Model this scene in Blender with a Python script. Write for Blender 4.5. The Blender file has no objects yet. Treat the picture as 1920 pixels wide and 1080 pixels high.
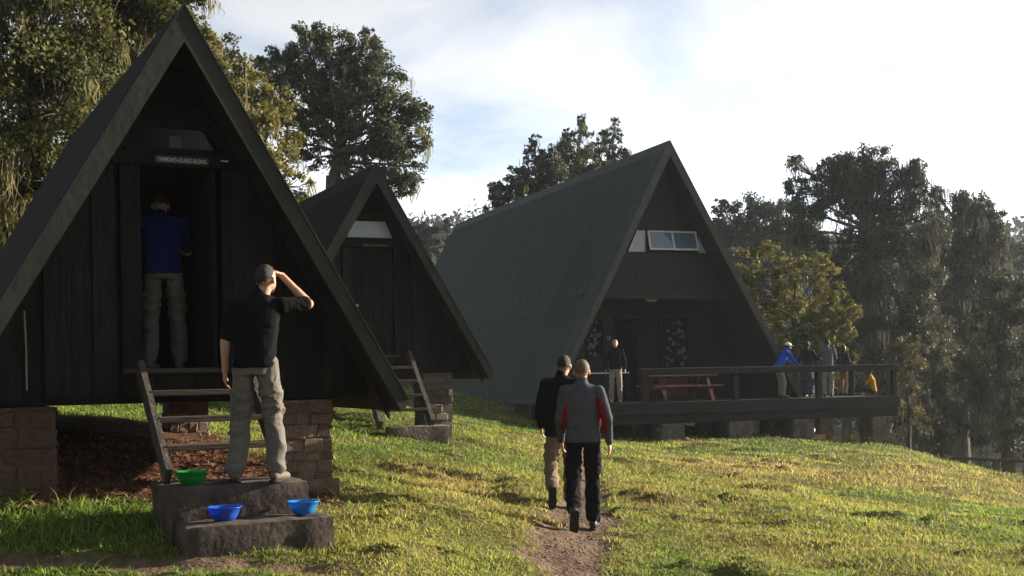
import bpy, math, random
import numpy as np
from mathutils import Vector, Matrix
R = math.radians
random.seed(7)
RNG = np.random.default_rng(7)
scene = bpy.context.scene
COL = scene.collection

# ------------------------------------------------------------------ camera
FPX, HOR, EYE, ROLL = 2360.0, 155.0, 1.6, R(1.0)      # focal length and horizon in pixels of the 1920 wide photograph
cam_d = bpy.data.cameras.new('camera'); cam = bpy.data.objects.new('camera', cam_d); COL.objects.link(cam)
cam_d.sensor_width = 36.0; cam_d.lens = FPX / 1920 * 36
cam_d.shift_y = HOR / 1920; cam_d.shift_x = -HOR * math.sin(ROLL) / 1920
cam_d.clip_start = 0.1; cam_d.clip_end = 3000
cam.location = (0, 0, EYE); cam.rotation_euler = (R(90), ROLL, 0)
scene.camera = cam

# ------------------------------------------------------------------ light
SUN_AZ, SUN_EL = R(67), R(15)                          # azimuth clockwise from +Y
world = bpy.data.worlds.new('World'); scene.world = world; world.use_nodes = True
nt = world.node_tree; nt.nodes.clear()
def N(tree, kind, **kw):
    n = tree.nodes.new(kind)
    for k, v in kw.items(): setattr(n, k, v)
    return n
w_out = N(nt, 'ShaderNodeOutputWorld'); w_bg = N(nt, 'ShaderNodeBackground')
w_bg.inputs['Strength'].default_value = 0.055
sky = N(nt, 'ShaderNodeTexSky', sky_type='NISHITA', sun_disc=False, sun_elevation=SUN_EL, sun_rotation=SUN_AZ,
        altitude=2700, air_density=1.0, dust_density=4.0, ozone_density=1.0)
# thin high cloud over the whole sky, layered by direction
tc = N(nt, 'ShaderNodeTexCoord'); sep = N(nt, 'ShaderNodeSeparateXYZ')
nt.links.new(tc.outputs['Generated'], sep.inputs[0])
zz = N(nt, 'ShaderNodeMath', operation='ADD'); zz.inputs[1].default_value = 0.16
nt.links.new(sep.outputs['Z'], zz.inputs[0])
zm = N(nt, 'ShaderNodeMath', operation='MAXIMUM'); zm.inputs[1].default_value = 0.05; nt.links.new(zz.outputs[0], zm.inputs[0])
dx = N(nt, 'ShaderNodeMath', operation='DIVIDE'); dy = N(nt, 'ShaderNodeMath', operation='DIVIDE')
nt.links.new(sep.outputs['X'], dx.inputs[0]); nt.links.new(zm.outputs[0], dx.inputs[1])
nt.links.new(sep.outputs['Y'], dy.inputs[0]); nt.links.new(zm.outputs[0], dy.inputs[1])
cmb = N(nt, 'ShaderNodeCombineXYZ'); nt.links.new(dx.outputs[0], cmb.inputs[0]); nt.links.new(dy.outputs[0], cmb.inputs[1])
cn = N(nt, 'ShaderNodeTexNoise'); cn.inputs['Scale'].default_value = 1.9; cn.inputs['Detail'].default_value = 8
cn.inputs['Roughness'].default_value = 0.55; cn.inputs['Distortion'].default_value = 0.5
nt.links.new(cmb.outputs[0], cn.inputs['Vector'])
cr = N(nt, 'ShaderNodeValToRGB'); cr.color_ramp.elements[0].position = 0.30; cr.color_ramp.elements[1].position = 0.58
cr.color_ramp.elements[0].color = (0.26, 0.26, 0.26, 1); cr.color_ramp.elements[1].color = (0.9, 0.9, 0.9, 1)
nt.links.new(cn.outputs['Fac'], cr.inputs[0])
cloud = N(nt, 'ShaderNodeMix', data_type='RGBA', blend_type='MIX')
bri = N(nt, 'ShaderNodeMix', data_type='RGBA', blend_type='MULTIPLY'); bri.inputs[0].default_value = 1.0
bw = N(nt, 'ShaderNodeRGBToBW'); nt.links.new(sky.outputs[0], bw.inputs[0])
nt.links.new(bw.outputs[0], bri.inputs[6]); bri.inputs[7].default_value = (2.3, 2.33, 2.38, 1)
nt.links.new(cr.outputs[0], cloud.inputs[0]); nt.links.new(sky.outputs[0], cloud.inputs[6]); nt.links.new(bri.outputs[2], cloud.inputs[7])
nt.links.new(cloud.outputs[2], w_bg.inputs['Color']); nt.links.new(w_bg.outputs[0], w_out.inputs['Surface'])

sun_d = bpy.data.lights.new('sun', 'SUN'); sun_d.energy = 5.0; sun_d.angle = R(0.5); sun_d.color = (1.0, 0.87, 0.68)
sun = bpy.data.objects.new('sun', sun_d); COL.objects.link(sun)
SUN = Vector((math.sin(SUN_AZ) * math.cos(SUN_EL), math.cos(SUN_AZ) * math.cos(SUN_EL), math.sin(SUN_EL)))
sun.rotation_euler = SUN.to_track_quat('Z', 'Y').to_euler(); sun.location = (40, 20, 30)
vs = scene.view_settings; vs.view_transform = 'Standard'; vs.look = 'None'; vs.gamma = 1; vs.exposure = 1.75
vs.use_curve_mapping = False
scene.render.engine = 'CYCLES'
scene.cycles.max_bounces = 6; scene.cycles.transparent_max_bounces = 8; scene.cycles.volume_bounces = 0

# ------------------------------------------------------------------ helpers
def ray(px, py):
    x, y = px - 960, py - 540
    c, s = math.cos(ROLL), math.sin(ROLL)
    return Vector(((x*c - y*s) / FPX, 1.0, -((x*s + y*c) - HOR) / FPX))
def at(px, py, Y):
    return Vector((0, 0, EYE)) + ray(px, py) * Y

def _hash(ix, iy, iz, seed):
    h = (ix.astype(np.int64)*374761393 + iy.astype(np.int64)*668265263 + iz.astype(np.int64)*2147483647 + seed*1274126177) & 0xffffffff
    h = ((h ^ (h >> 13)) * 1274126177) & 0xffffffff
    return ((h ^ (h >> 16)) & 0xffff) / 65535.0
def vnoise(P, seed=0):
    P = np.asarray(P, float); i = np.floor(P).astype(np.int64); f = P - i; f = f*f*(3-2*f)
    o = np.zeros(len(P))
    for a in (0, 1):
        for b in (0, 1):
            for c in (0, 1):
                w = (f[:, 0] if a else 1-f[:, 0]) * (f[:, 1] if b else 1-f[:, 1]) * (f[:, 2] if c else 1-f[:, 2])
                o += w * _hash(i[:, 0]+a, i[:, 1]+b, i[:, 2]+c, seed)
    return o*2-1
def fbm(P, seed=0, octv=3):
    o = 0; a = 1.0; P = np.asarray(P, float)
    for k in range(octv):
        o = o + a*vnoise(P*(2.03**k), seed+k*17); a *= 0.5
    return o

def link(o, parent=None):
    COL.objects.link(o)
    if parent is not None: o.parent = parent
    return o
def tag(o, label=None, cat=None, group=None, kind=None):
    if label: o['label'] = label
    if cat: o['category'] = cat
    if group: o['group'] = group
    if kind: o['kind'] = kind
    return o
def empty(name, loc, rz=0, label=None, cat=None, group=None):
    o = bpy.data.objects.new(name, None); link(o); o.location = loc; o.rotation_euler = (0, 0, rz)
    o.empty_display_size = 0.2
    return tag(o, label, cat, group)

def mesh_np(name, V, F, mat, parent=None, smooth=False, attrs=None):
    """F: (n,3) or (n,4) int array"""
    V = np.asarray(V, np.float32); F = np.asarray(F, np.int32)
    me = bpy.data.meshes.new(name)
    k = F.shape[1]
    me.vertices.add(len(V)); me.vertices.foreach_set('co', V.ravel())
    me.loops.add(F.size); me.loops.foreach_set('vertex_index', F.ravel())
    me.polygons.add(len(F)); me.polygons.foreach_set('loop_start', np.arange(0, F.size, k, dtype=np.int32))
    me.polygons.foreach_set('loop_total', np.full(len(F), k, np.int32))
    if smooth: me.polygons.foreach_set('use_smooth', np.ones(len(F), bool))
    me.update(calc_edges=True)
    for an, (typ, data) in (attrs or {}).items():
        a = me.attributes.new(an, typ, 'POINT')
        a.data.foreach_set('color' if typ == 'FLOAT_COLOR' else 'value', np.asarray(data, np.float32).ravel())
    if mat: me.materials.append(mat)
    o = bpy.data.objects.new(name, me); link(o, parent)
    return o

class MB:
    def __init__(s): s.v = []; s.f = []
    def add(s, vs_, fs_):
        b = len(s.v); s.v += [tuple(p) for p in vs_]; s.f += [tuple(i+b for i in f) for f in fs_]; return s
    def box(s, x0, x1, y0, y1, z0, z1, c=0.0):
        if c <= 0:
            return s.add([(x0,y0,z0),(x1,y0,z0),(x1,y1,z0),(x0,y1,z0),(x0,y0,z1),(x1,y0,z1),(x1,y1,z1),(x0,y1,z1)],
                         [(0,3,2,1),(4,5,6,7),(0,1,5,4),(1,2,6,5),(2,3,7,6),(3,0,4,7)])
        X = (x0, x1); Y = (y0, y1); Z = (z0, z1); vs_ = []; ix = {}
        for a in (0, 1):
            for b in (0, 1):
                for d in (0, 1):
                    sx, sy, sz = (1-2*a)*c, (1-2*b)*c, (1-2*d)*c
                    for ax in range(3):
                        ix[a, b, d, ax] = len(vs_)
                        vs_.append((X[a] + (0 if ax == 0 else sx), Y[b] + (0 if ax == 1 else sy), Z[d] + (0 if ax == 2 else sz)))
        fs_ = []
        q = [(0,0),(1,0),(1,1),(0,1)]
        for a in (0, 1):
            f = [ix[a, p, r, 0] for p, r in q]; fs_.append(f if a else f[::-1])
            f = [ix[p, a, r, 1] for p, r in q]; fs_.append(f[::-1] if a else f)
            f = [ix[p, r, a, 2] for p, r in q]; fs_.append(f if a else f[::-1])
        for p in (0, 1):
            for r in (0, 1):
                fs_.append((ix[0,p,r,1], ix[1,p,r,1], ix[1,p,r,2], ix[0,p,r,2]))
                fs_.append((ix[p,0,r,0], ix[p,1,r,0], ix[p,1,r,2], ix[p,0,r,2]))
                fs_.append((ix[p,r,0,0], ix[p,r,1,0], ix[p,r,1,1], ix[p,r,0,1]))
                for d in (0, 1): pass
        for a in (0, 1):
            for b in (0, 1):
                for d in (0, 1): fs_.append((ix[a,b,d,0], ix[a,b,d,1], ix[a,b,d,2]))
        return s.add(vs_, fs_)
    def bar(s, p0, p1, w, h, up=(0, 0, 1)):
        p0, p1 = Vector(p0), Vector(p1); d = (p1-p0).normalized(); a = d.cross(Vector(up))
        if a.length < 1e-4: a = d.cross(Vector((0, 1, 0)))
        a.normalize(); b = a.cross(d)
        vs_ = []
        for p in (p0, p1):
            for i, j in ((-1,-1),(1,-1),(1,1),(-1,1)): vs_.append(p + a*(w/2*i) + b*(h/2*j))
        return s.add(vs_, [(3,2,1,0),(4,5,6,7),(0,1,5,4),(1,2,6,5),(2,3,7,6),(3,0,4,7)])
    def prism(s, poly, y0, y1):
        n = len(poly)
        vs_ = [(x, y0, z) for x, z in poly] + [(x, y1, z) for x, z in poly]
        fs_ = [tuple(range(n)), tuple(range(2*n-1, n-1, -1))] + [(i, i+n, (i+1) % n+n, (i+1) % n) for i in range(n)]
        return s.add(vs_, fs_)
    def tube(s, pts, rad, n=8, flat=1.0):
        pts = [Vector(p) for p in pts]; rings = []
        prev = None
        for i, p in enumerate(pts):
            d = (pts[min(i+1, len(pts)-1)] - pts[max(i-1, 0)]).normalized()
            a = d.cross(Vector((0.13, 1, 0.07))) if prev is None else prev - d*prev.dot(d)
            if a.length < 1e-4: a = d.cross(Vector((1, 0, 0)))
            a.normalize(); b = d.cross(a); prev = a
            r = rad[i] if hasattr(rad, '__len__') else rad
            rings.append([p + a*(r*math.cos(2*math.pi*k/n)) + b*(r*flat*math.sin(2*math.pi*k/n)) for k in range(n)])
        s.rings(rings); return s
    def rings(s, rings):
        n = len(rings[0]); vs_ = [p for r in rings for p in r]; fs_ = []
        for i in range(len(rings)-1):
            for k in range(n):
                fs_.append((i*n+k, i*n+(k+1) % n, (i+1)*n+(k+1) % n, (i+1)*n+k))
        fs_.append(tuple(range(n-1, -1, -1))); fs_.append(tuple(range((len(rings)-1)*n, len(rings)*n)))
        return s.add(vs_, fs_)
    def capsule(s, p0, r0, p1, r1, n=12):
        p0, p1 = Vector(p0), Vector(p1); d = p1-p0
        if d.length < 1e-5: d = Vector((0, 0, 1e-4))
        d.normalize(); pts = []; rad = []
        for a in (-80, -50, -20): pts.append(p0 + d*(r0*math.sin(R(a)))); rad.append(r0*math.cos(R(a)))
        for a in (20, 50, 80): pts.append(p1 + d*(r1*math.sin(R(a)))); rad.append(r1*math.cos(R(a)))
        return s.tube(pts, rad, n)
    def ball(s, c, r, n=12, m=8, M=None):
        c = Vector(c); rr = (r, r, r) if not hasattr(r, '__len__') else r; rings = []
        for j in range(1, m):
            t = math.pi*j/m - math.pi/2
            ring = []
            for k in range(n):
                p = Vector((rr[0]*math.cos(t)*math.cos(2*math.pi*k/n), rr[1]*math.cos(t)*math.sin(2*math.pi*k/n), rr[2]*math.sin(t)))
                ring.append(c + (M @ p if M else p))
            rings.append(ring)
        return s.rings(rings)
    def mesh(s, name, mat, smooth=False):
        me = bpy.data.meshes.new(name); me.from_pydata(s.v, [], s.f); me.update()
        if mat: me.materials.append(mat)
        if smooth: me.polygons.foreach_set('use_smooth', [True]*len(me.polygons))
        return me
    def build(s, name, mat, parent=None, smooth=False):
        return link(bpy.data.objects.new(name, s.mesh(name, mat, smooth)), parent)
def inst(name, me, parent, M=None, loc=None):
    o = bpy.data.objects.new(name, me); link(o, parent)
    if M is not None: o.matrix_local = M
    if loc is not None: o.location = loc
    return o

# ------------------------------------------------------------------ materials
def mat(name, col, col2=None, scale=4.0, rough=0.8, bump=0.0, bscale=None, stretch=(1, 1, 1), spec=0.3, detail=5, trans=0.0,
        metal=0.0, vary=0.0, transcol=None, lo=0.35, hi=0.65, attr=None, coord='Object'):
    m = bpy.data.materials.new(name); m.use_nodes = True; t = m.node_tree; b = t.nodes['Principled BSDF']; out = t.nodes['Material Output']
    b.inputs['Roughness'].default_value = rough; b.inputs['Metallic'].default_value = metal
    b.inputs['Specular IOR Level'].default_value = spec
    b.inputs['Base Color'].default_value = (*col, 1)
    src = None
    if col2 is not None or bump > 0:
        tcd = N(t, 'ShaderNodeTexCoord'); mp = N(t, 'ShaderNodeMapping'); mp.inputs['Scale'].default_value = stretch
        t.links.new(tcd.outputs[coord], mp.inputs[0])
    if col2 is not None:
        no = N(t, 'ShaderNodeTexNoise'); no.inputs['Scale'].default_value = scale; no.inputs['Detail'].default_value = detail
        no.inputs['Roughness'].default_value = 0.62
        t.links.new(mp.outputs[0], no.inputs['Vector'])
        rp = N(t, 'ShaderNodeValToRGB'); rp.color_ramp.elements[0].color = (*col, 1); rp.color_ramp.elements[1].color = (*col2, 1)
        rp.color_ramp.elements[0].position = lo; rp.color_ramp.elements[1].position = hi
        t.links.new(no.outputs['Fac'], rp.inputs[0]); src = rp.outputs[0]
    if attr:
        at_ = N(t, 'ShaderNodeAttribute', attribute_name=attr)
        if src is None: src = at_.outputs['Color']
        else:
            mx = N(t, 'ShaderNodeMix', data_type='RGBA', blend_type='MULTIPLY'); mx.inputs[0].default_value = 1
            t.links.new(src, mx.inputs[6]); t.links.new(at_.outputs['Color'], mx.inputs[7]); src = mx.outputs[2]
    if vary > 0:
        oi = N(t, 'ShaderNodeObjectInfo'); mr = N(t, 'ShaderNodeMapRange')
        mr.inputs['To Min'].default_value = 1-vary; mr.inputs['To Max'].default_value = 1+vary
        t.links.new(oi.outputs['Random'], mr.inputs['Value'])
        mx = N(t, 'ShaderNodeMix', data_type='RGBA', blend_type='MULTIPLY'); mx.inputs[0].default_value = 1
        if src is None: mx.inputs[6].default_value = (*col, 1)
        else: t.links.new(src, mx.inputs[6])
        t.links.new(mr.outputs[0], mx.inputs[7]); src = mx.outputs[2]
    if src is not None: t.links.new(src, b.inputs['Base Color'])
    if bump > 0:
        nb = N(t, 'ShaderNodeTexNoise'); nb.inputs['Scale'].default_value = bscale or scale*4; nb.inputs['Detail'].default_value = 6
        t.links.new(mp.outputs[0], nb.inputs['Vector'])
        bp = N(t, 'ShaderNodeBump'); bp.inputs['Strength'].default_value = min(1, bump); bp.inputs['Distance'].default_value = 0.02
        t.links.new(nb.outputs['Fac'], bp.inputs['Height']); t.links.new(bp.outputs[0], b.inputs['Normal'])
    if trans > 0:
        tr = N(t, 'ShaderNodeBsdfTranslucent'); ms = N(t, 'ShaderNodeMixShader'); ms.inputs[0].default_value = trans
        if transcol is not None:
            mt = N(t, 'ShaderNodeMix', data_type='RGBA', blend_type='MULTIPLY'); mt.inputs[0].default_value = 1
            mt.inputs[7].default_value = (*transcol, 1)
            if src is not None: t.links.new(src, mt.inputs[6])
            else: mt.inputs[6].default_value = (*col, 1)
            t.links.new(mt.outputs[2], tr.inputs[0])
        elif src is not None: t.links.new(src, tr.inputs[0])
        else: tr.inputs[0].default_value = (*col, 1)
        t.links.new(b.outputs[0], ms.inputs[1]); t.links.new(tr.outputs[0], ms.inputs[2]); t.links.new(ms.outputs[0], out.inputs[0])
    return m
M = {}
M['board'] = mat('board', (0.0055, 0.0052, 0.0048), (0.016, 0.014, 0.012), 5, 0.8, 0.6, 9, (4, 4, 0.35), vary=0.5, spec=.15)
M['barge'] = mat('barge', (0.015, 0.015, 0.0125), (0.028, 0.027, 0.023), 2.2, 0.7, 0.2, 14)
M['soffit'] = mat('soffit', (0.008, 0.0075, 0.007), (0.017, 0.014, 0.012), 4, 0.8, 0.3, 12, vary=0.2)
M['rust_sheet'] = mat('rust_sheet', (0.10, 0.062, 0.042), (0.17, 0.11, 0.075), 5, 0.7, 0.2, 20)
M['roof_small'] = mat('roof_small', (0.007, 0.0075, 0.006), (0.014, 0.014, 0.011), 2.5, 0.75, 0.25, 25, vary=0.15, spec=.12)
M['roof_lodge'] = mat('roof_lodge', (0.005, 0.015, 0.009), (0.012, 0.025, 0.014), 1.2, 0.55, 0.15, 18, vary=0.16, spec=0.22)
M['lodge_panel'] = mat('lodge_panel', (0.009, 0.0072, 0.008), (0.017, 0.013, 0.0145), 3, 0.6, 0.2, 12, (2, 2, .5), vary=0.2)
M['red_panel'] = mat('red_panel', (0.020, 0.009, 0.0075), (0.032, 0.014, 0.011), 3, 0.65, 0.2, 12, vary=0.2)
M['red_paint'] = mat('red_paint', (0.070, 0.020, 0.016), (0.10, 0.030, 0.024), 6, 0.55, 0.1, 20)
M['table_top'] = mat('table_top', (0.085, 0.036, 0.028), (0.16, 0.085, 0.07), 6, 0.5, 0.1, 20, (1, 6, 6))
M['deck_wood'] = mat('deck_wood', (0.009, 0.0085, 0.008), (0.021, 0.018, 0.016), 4, 0.75, 0.4, 10, (0.5, 4, 4), vary=0.3)
M['grey_wood'] = mat('grey_wood', (0.038, 0.032, 0.027), (0.085, 0.071, 0.058), 5, 0.85, 0.5, 12, (3, 3, .5), vary=0.25)
M['tread'] = mat('tread', (0.032, 0.024, 0.019), (0.065, 0.050, 0.040), 5, 0.85, 0.5, 12, (.5, 4, 4), vary=0.2)
M['stone'] = mat('stone', (0.10, 0.070, 0.055), (0.22, 0.155, 0.12), 6, 0.95, 0.9, 18, vary=0.35)
M['grey_stone'] = mat('grey_stone', (0.070, 0.058, 0.049), (0.15, 0.125, 0.105), 5, 0.95, 0.9, 18, vary=0.3)
M['mortar'] = mat('mortar', (0.11, 0.075, 0.055), (0.19, 0.13, 0.10), 7, 0.95, 0.8, 25)
M['plaster'] = mat('plaster', (0.075, 0.043, 0.031), (0.13, 0.082, 0.06), 4, 0.95, 0.8, 22)
M['concrete'] = mat('concrete', (0.030, 0.023, 0.019), (0.085, 0.066, 0.056), 3.5, 0.95, 0.5, 16, detail=10)
M['glass'] = mat('glass', (0.005, 0.006, 0.008), rough=0.08, spec=0.2)
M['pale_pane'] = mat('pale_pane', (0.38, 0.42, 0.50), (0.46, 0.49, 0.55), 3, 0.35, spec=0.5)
M['sky_pane'] = mat('sky_pane', (0.10, 0.15, 0.22), rough=0.05, spec=1.0)  # blue base colour stands in for sky mirrored in the tilted panes
M['white_paint'] = mat('white_paint', (0.55, 0.55, 0.53), (0.7, 0.7, 0.68), 8, 0.5)
M['letter'] = mat('letter', (0.62, 0.62, 0.60), rough=0.6)
M['sign_board'] = mat('sign_board', (0.03, 0.028, 0.026), (0.05, 0.046, 0.042), 8, 0.6)
M['metal'] = mat('metal', (0.25, 0.25, 0.24), (0.4, 0.4, 0.38), 9, 0.4, metal=0.7)
M['dark'] = mat('dark', (0.012, 0.012, 0.012), (0.02, 0.02, 0.02), 3, 0.9)
M['paper'] = mat('paper', (0.11, 0.12, 0.135), rough=0.7, vary=0.45)
M['notice_back'] = mat('notice_back', (0.008, 0.009, 0.012), (0.014, 0.014, 0.018), 5, 0.8, spec=.1)
M['bark'] = mat('bark', (0.035, 0.028, 0.022), (0.085, 0.07, 0.055), 5, 0.95, 0.9, 12, (2, 2, .6))
M['blue_plastic'] = mat('blue_plastic', (0.03, 0.13, 0.62), rough=0.3, spec=0.5, trans=0.45)
M['sky_plastic'] = mat('sky_plastic', (0.035, 0.26, 0.66), rough=0.3, spec=0.5, trans=0.4)
M['green_plastic'] = mat('green_plastic', (0.025, 0.36, 0.06), rough=0.3, spec=0.5, trans=0.5)

def leaf_mat(name, a, b, trans=0.35, rough=0.62):
    """two leaf colours mixed by a per-leaf random tone"""
    m = bpy.data.materials.new(name); m.use_nodes = True; t = m.node_tree; p = t.nodes['Principled BSDF']; out = t.nodes['Material Output']
    at_ = N(t, 'ShaderNodeAttribute', attribute_name='tone')
    rp = N(t, 'ShaderNodeValToRGB'); rp.color_ramp.elements[0].color = (*a, 1); rp.color_ramp.elements[1].color = (*b, 1)
    t.links.new(at_.outputs['Fac'], rp.inputs[0]); t.links.new(rp.outputs[0], p.inputs['Base Color'])
    p.inputs['Roughness'].default_value = rough; p.inputs['Specular IOR Level'].default_value = 0.2
    tr = N(t, 'ShaderNodeBsdfTranslucent'); ms = N(t, 'ShaderNodeMixShader'); ms.inputs[0].default_value = trans
    t.links.new(rp.outputs[0], tr.inputs[0]); t.links.new(p.outputs[0], ms.inputs[1]); t.links.new(tr.outputs[0], ms.inputs[2])
    t.links.new(ms.outputs[0], out.inputs[0]); return m
M['leaf_olive'] = leaf_mat('leaf_olive', (0.032, 0.044, 0.013), (0.125, 0.124, 0.033))
M['leaf_dark'] = leaf_mat('leaf_dark', (0.022, 0.032, 0.016), (0.075, 0.088, 0.038))
M['leaf_gold'] = leaf_mat('leaf_gold', (0.050, 0.062, 0.014), (0.230, 0.200, 0.045))
M['leaf_grey'] = leaf_mat('leaf_grey', (0.021, 0.028, 0.018), (0.070, 0.077, 0.044))
M['leaf_far'] = leaf_mat('leaf_far', (0.016, 0.024, 0.020), (0.040, 0.052, 0.038), 0.1, 0.9)
M['leaf_brown'] = leaf_mat('leaf_brown', (0.055, 0.048, 0.022), (0.15, 0.125, 0.055))
M['lichen'] = leaf_mat('lichen', (0.12, 0.115, 0.050), (0.27, 0.245, 0.115), 0.4, 0.8)
M['lichen_grey'] = leaf_mat('lichen_grey', (0.045, 0.044, 0.032), (0.11, 0.10, 0.07), 0.4, 0.8)

# ------------------------------------------------------------------ terrain
CP = [at(0,1080,9.1), at(480,1042,9.45), at(330,1040,9.45), at(640,1036,9.9), (0,9.8,0), (6.0,11.1,-.3), (0.76,13.0,0), (-1.0,15.7,.25), (-1.35,20.4,.5), (-0.8,36,.46),
      (3.1,33,-.34), (6.2,33.5,-.36), (9.2,34,-.58), (10.4,34,-.68), (11.2,33,-.95), (11.4,28,-1.05), (4.0,17,-.3), (3.0,21,-.28),
      (-5,17,1.0), (-8,16,1.4), (-4,12.5,.70), (-4.3,10.9,.62), (-6,10.5,.62), (-4,27,1.0), (-1.4,12.1,.38), (-2.4,13.6,.62),
      (0,45,.6), (4,45,0), (10,42,-1.4), (15,38,-2.7), (20,45,-5), (30,60,-9), (16,55,-4.5), (-20,30,3), (-10,45,2.0), (-30,60,4),
      (0,5,0), (-6,5,0.05), (6,5,-.2), (13,10,-1.0), (14,24,-1.9), (20,30,-4.0), (0,65,-.5), (-60,20,6), (60,30,-14), (0,-20,0), (40,-10,-4), (-40,-10,2), (0,90,-3), (40,90,-12), (-50,95,4)]
CP = np.array([tuple(p) for p in CP], float)
def _tps(d): return np.where(d > 1e-9, d*d*np.log(d+1e-12), 0)
_n = len(CP); _D = np.linalg.norm(CP[:, None, :2]-CP[None, :, :2], axis=2)
_A = np.zeros((_n+3, _n+3)); _A[:_n, :_n] = _tps(_D) + np.eye(_n)*0.05; _A[:_n, _n] = 1; _A[:_n, _n+1:] = CP[:, :2]; _A[_n, :_n] = 1; _A[_n+1:, :_n] = CP[:, :2].T
_W = np.linalg.solve(_A, np.concatenate([CP[:, 2], [0, 0, 0]]))
def sst(a, b, x):
    t = np.clip((x-a)/(b-a), 0, 1); return t*t*(3-2*t)
def base_h(x, y):
    x = np.asarray(x, float); y = np.asarray(y, float); sh = x.shape; x = x.ravel(); y = y.ravel(); o = np.empty(len(x))
    for i in range(0, len(x), 20000):
        xs, ys = x[i:i+20000], y[i:i+20000]
        d = np.hypot(xs[:, None]-CP[None, :, 0], ys[:, None]-CP[None, :, 1])
        o[i:i+20000] = _tps(d) @ _W[:_n] + _W[_n] + _W[_n+1]*xs + _W[_n+2]*ys
    o = np.clip(o, -14, 7)
    r = np.hypot(x, y); w = sst(70, 130, r)
    hill = -6 + 34*sst(110, 290, r) + 5*fbm(np.stack([x/55, y/55, x*0], 1), 5, 3)*sst(100, 200, r)
    return (o*(1-w) + hill*w).reshape(sh)
PATH = [at(1075,1090,9.6), at(1078,1000,12.4), at(1092,930,15.0), at(1100,880,17.8), at(1105,850,20.5), at(1090,815,27)]
PATH = np.array([(p.x, p.y) for p in PATH]); PW = [0.44, 0.38, 0.27, 0.20, 0.17, 0.16]
def seg_d(x, y, P):
    best = np.full(x.shape, 1e9); tt = np.zeros(x.shape)
    for i in range(len(P)-1):
        a, b = P[i], P[i+1]; d = b-a; t = np.clip(((x-a[0])*d[0]+(y-a[1])*d[1])/(d@d), 0, 1)
        q = np.hypot(x-a[0]-t*d[0], y-a[1]-t*d[1]); m = q < best; best = np.where(m, q, best); tt = np.where(m, i+t, tt)
    return best, tt
H1 = dict(ax=at(343,15,11.05), th=R(27.3))
def hloc(h, x, y):
    dx_, dy_ = x-h['ax'].x, y-h['ax'].y; c, s = math.cos(h['th']), math.sin(h['th']); return dx_*c+dy_*s, -dx_*s+dy_*c
def masks(x, y):
    """bare path, red earth under the near hut, straw"""
    x = np.asarray(x, float); y = np.asarray(y, float); n = fbm(np.stack([x*1.7, y*1.7, x*0], -1).reshape(-1, 3), 3, 3).reshape(x.shape)
    d, t = seg_d(x, y, PATH); w = np.interp(t, range(len(PW)), PW)
    path = 1-sst(0.65, 1.30, d/w + 0.55*n)
    strip = 1-sst(0.12, 0.26, np.abs(y-(9.28-0.02*x)) + 0.10*n)                         # bare strip along the foot of the steps
    strip = strip*(1-sst(-1.6, -0.9, x))*sst(-9, -7, x)
    path = np.maximum(path, strip*0.95)
    t1, v1 = hloc(H1, x, y)
    red = (1-sst(1.3, 1.75, np.abs(t1-0.0)+0.2*n))*sst(-0.15, 0.25, v1+0.25*n)*(1-sst(5.9, 6.5, v1))
    st = fbm(np.stack([x*0.5+7, y*0.28, x*0], -1).reshape(-1, 3), 11, 3).reshape(x.shape)
    def spot(cx, cy, rx, ry): return np.exp(-(((x-cx)/rx)**2+((y-cy)/ry)**2))
    straw = np.clip(0.13 + 0.42*st + 0.75*spot(-.75, 15.0, .9, 1.6) + .45*spot(.1, 12.8, .5, 1) + 0.75*spot(4.2, 24, 4.5, 5) + .3*spot(5, 14, 3, 3) - .35*spot(1.4, 11, .5, 3) - .3*spot(-5, 10, 2, 1), 0, 1)
    return path, red, straw
def ground_h(x, y, fine=True):
    x = np.asarray(x, float); y = np.asarray(y, float); h = base_h(x, y)
    if fine:
        P = np.stack([x, y, x*0], -1).reshape(-1, 3); near = np.clip(1-np.hypot(x, y-15)/60, 0, 1)
        hum = fbm(P*1.15, 21, 4).reshape(x.shape); p, r, s = masks(x, y)
        hump = np.clip(fbm(P*np.array([1.0, 1.5, 1]), 77, 4).reshape(x.shape)-0.50, 0, .6)
        h = h + near*(0.048*hum*(1-.45*p) + 0.20*hump*(1-p)*(1-r) - 0.05*p + 0.030*p*fbm(P*6, 5, 3).reshape(x.shape))
        h = h + near*0.03*r*vnoise(P*5, 9).reshape(x.shape)
    return h
def gz(x, y): return float(base_h(np.array([x]), np.array([y]))[0])
def axis(c0, c1, step, lo, hi, grow):
    a = list(np.arange(c0, c1, step)); s = step
    while a[-1] < hi: s *= grow; a.append(a[-1]+s)
    s = step; b = [c0]
    while b[-1] > lo: s *= grow; b.append(b[-1]-s)
    return np.array(b[:0:-1]+a)
gx = axis(-6, 9, 0.085, -700, 700, 1.075); gy = axis(8.5, 30, 0.085, -250, 800, 1.07)
GX, GY = np.meshgrid(gx, gy); GZ = ground_h(GX, GY)
pa, rd, sw = masks(GX, GY)
V = np.stack([GX, GY, GZ], -1).reshape(-1, 3)
nx, ny = len(gx), len(gy); idx = np.arange(nx*ny).reshape(ny, nx)
F = np.stack([idx[:-1, :-1], idx[:-1, 1:], idx[1:, 1:], idx[1:, :-1]], -1).reshape(-1, 4)
col = np.zeros((nx*ny, 4)); col[:, 0] = pa.ravel(); col[:, 1] = rd.ravel(); col[:, 2] = sw.ravel(); col[:, 3] = 1
gm = bpy.data.materials.new('ground'); gm.use_nodes = True; t = gm.node_tree; b = t.nodes['Principled BSDF']; b.inputs['Roughness'].default_value = 1; b.inputs['Specular IOR Level'].default_value = 0.1
an = N(t, 'ShaderNodeAttribute', attribute_name='cover'); sx = N(t, 'ShaderNodeSeparateColor'); t.links.new(an.outputs['Color'], sx.inputs[0])
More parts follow.
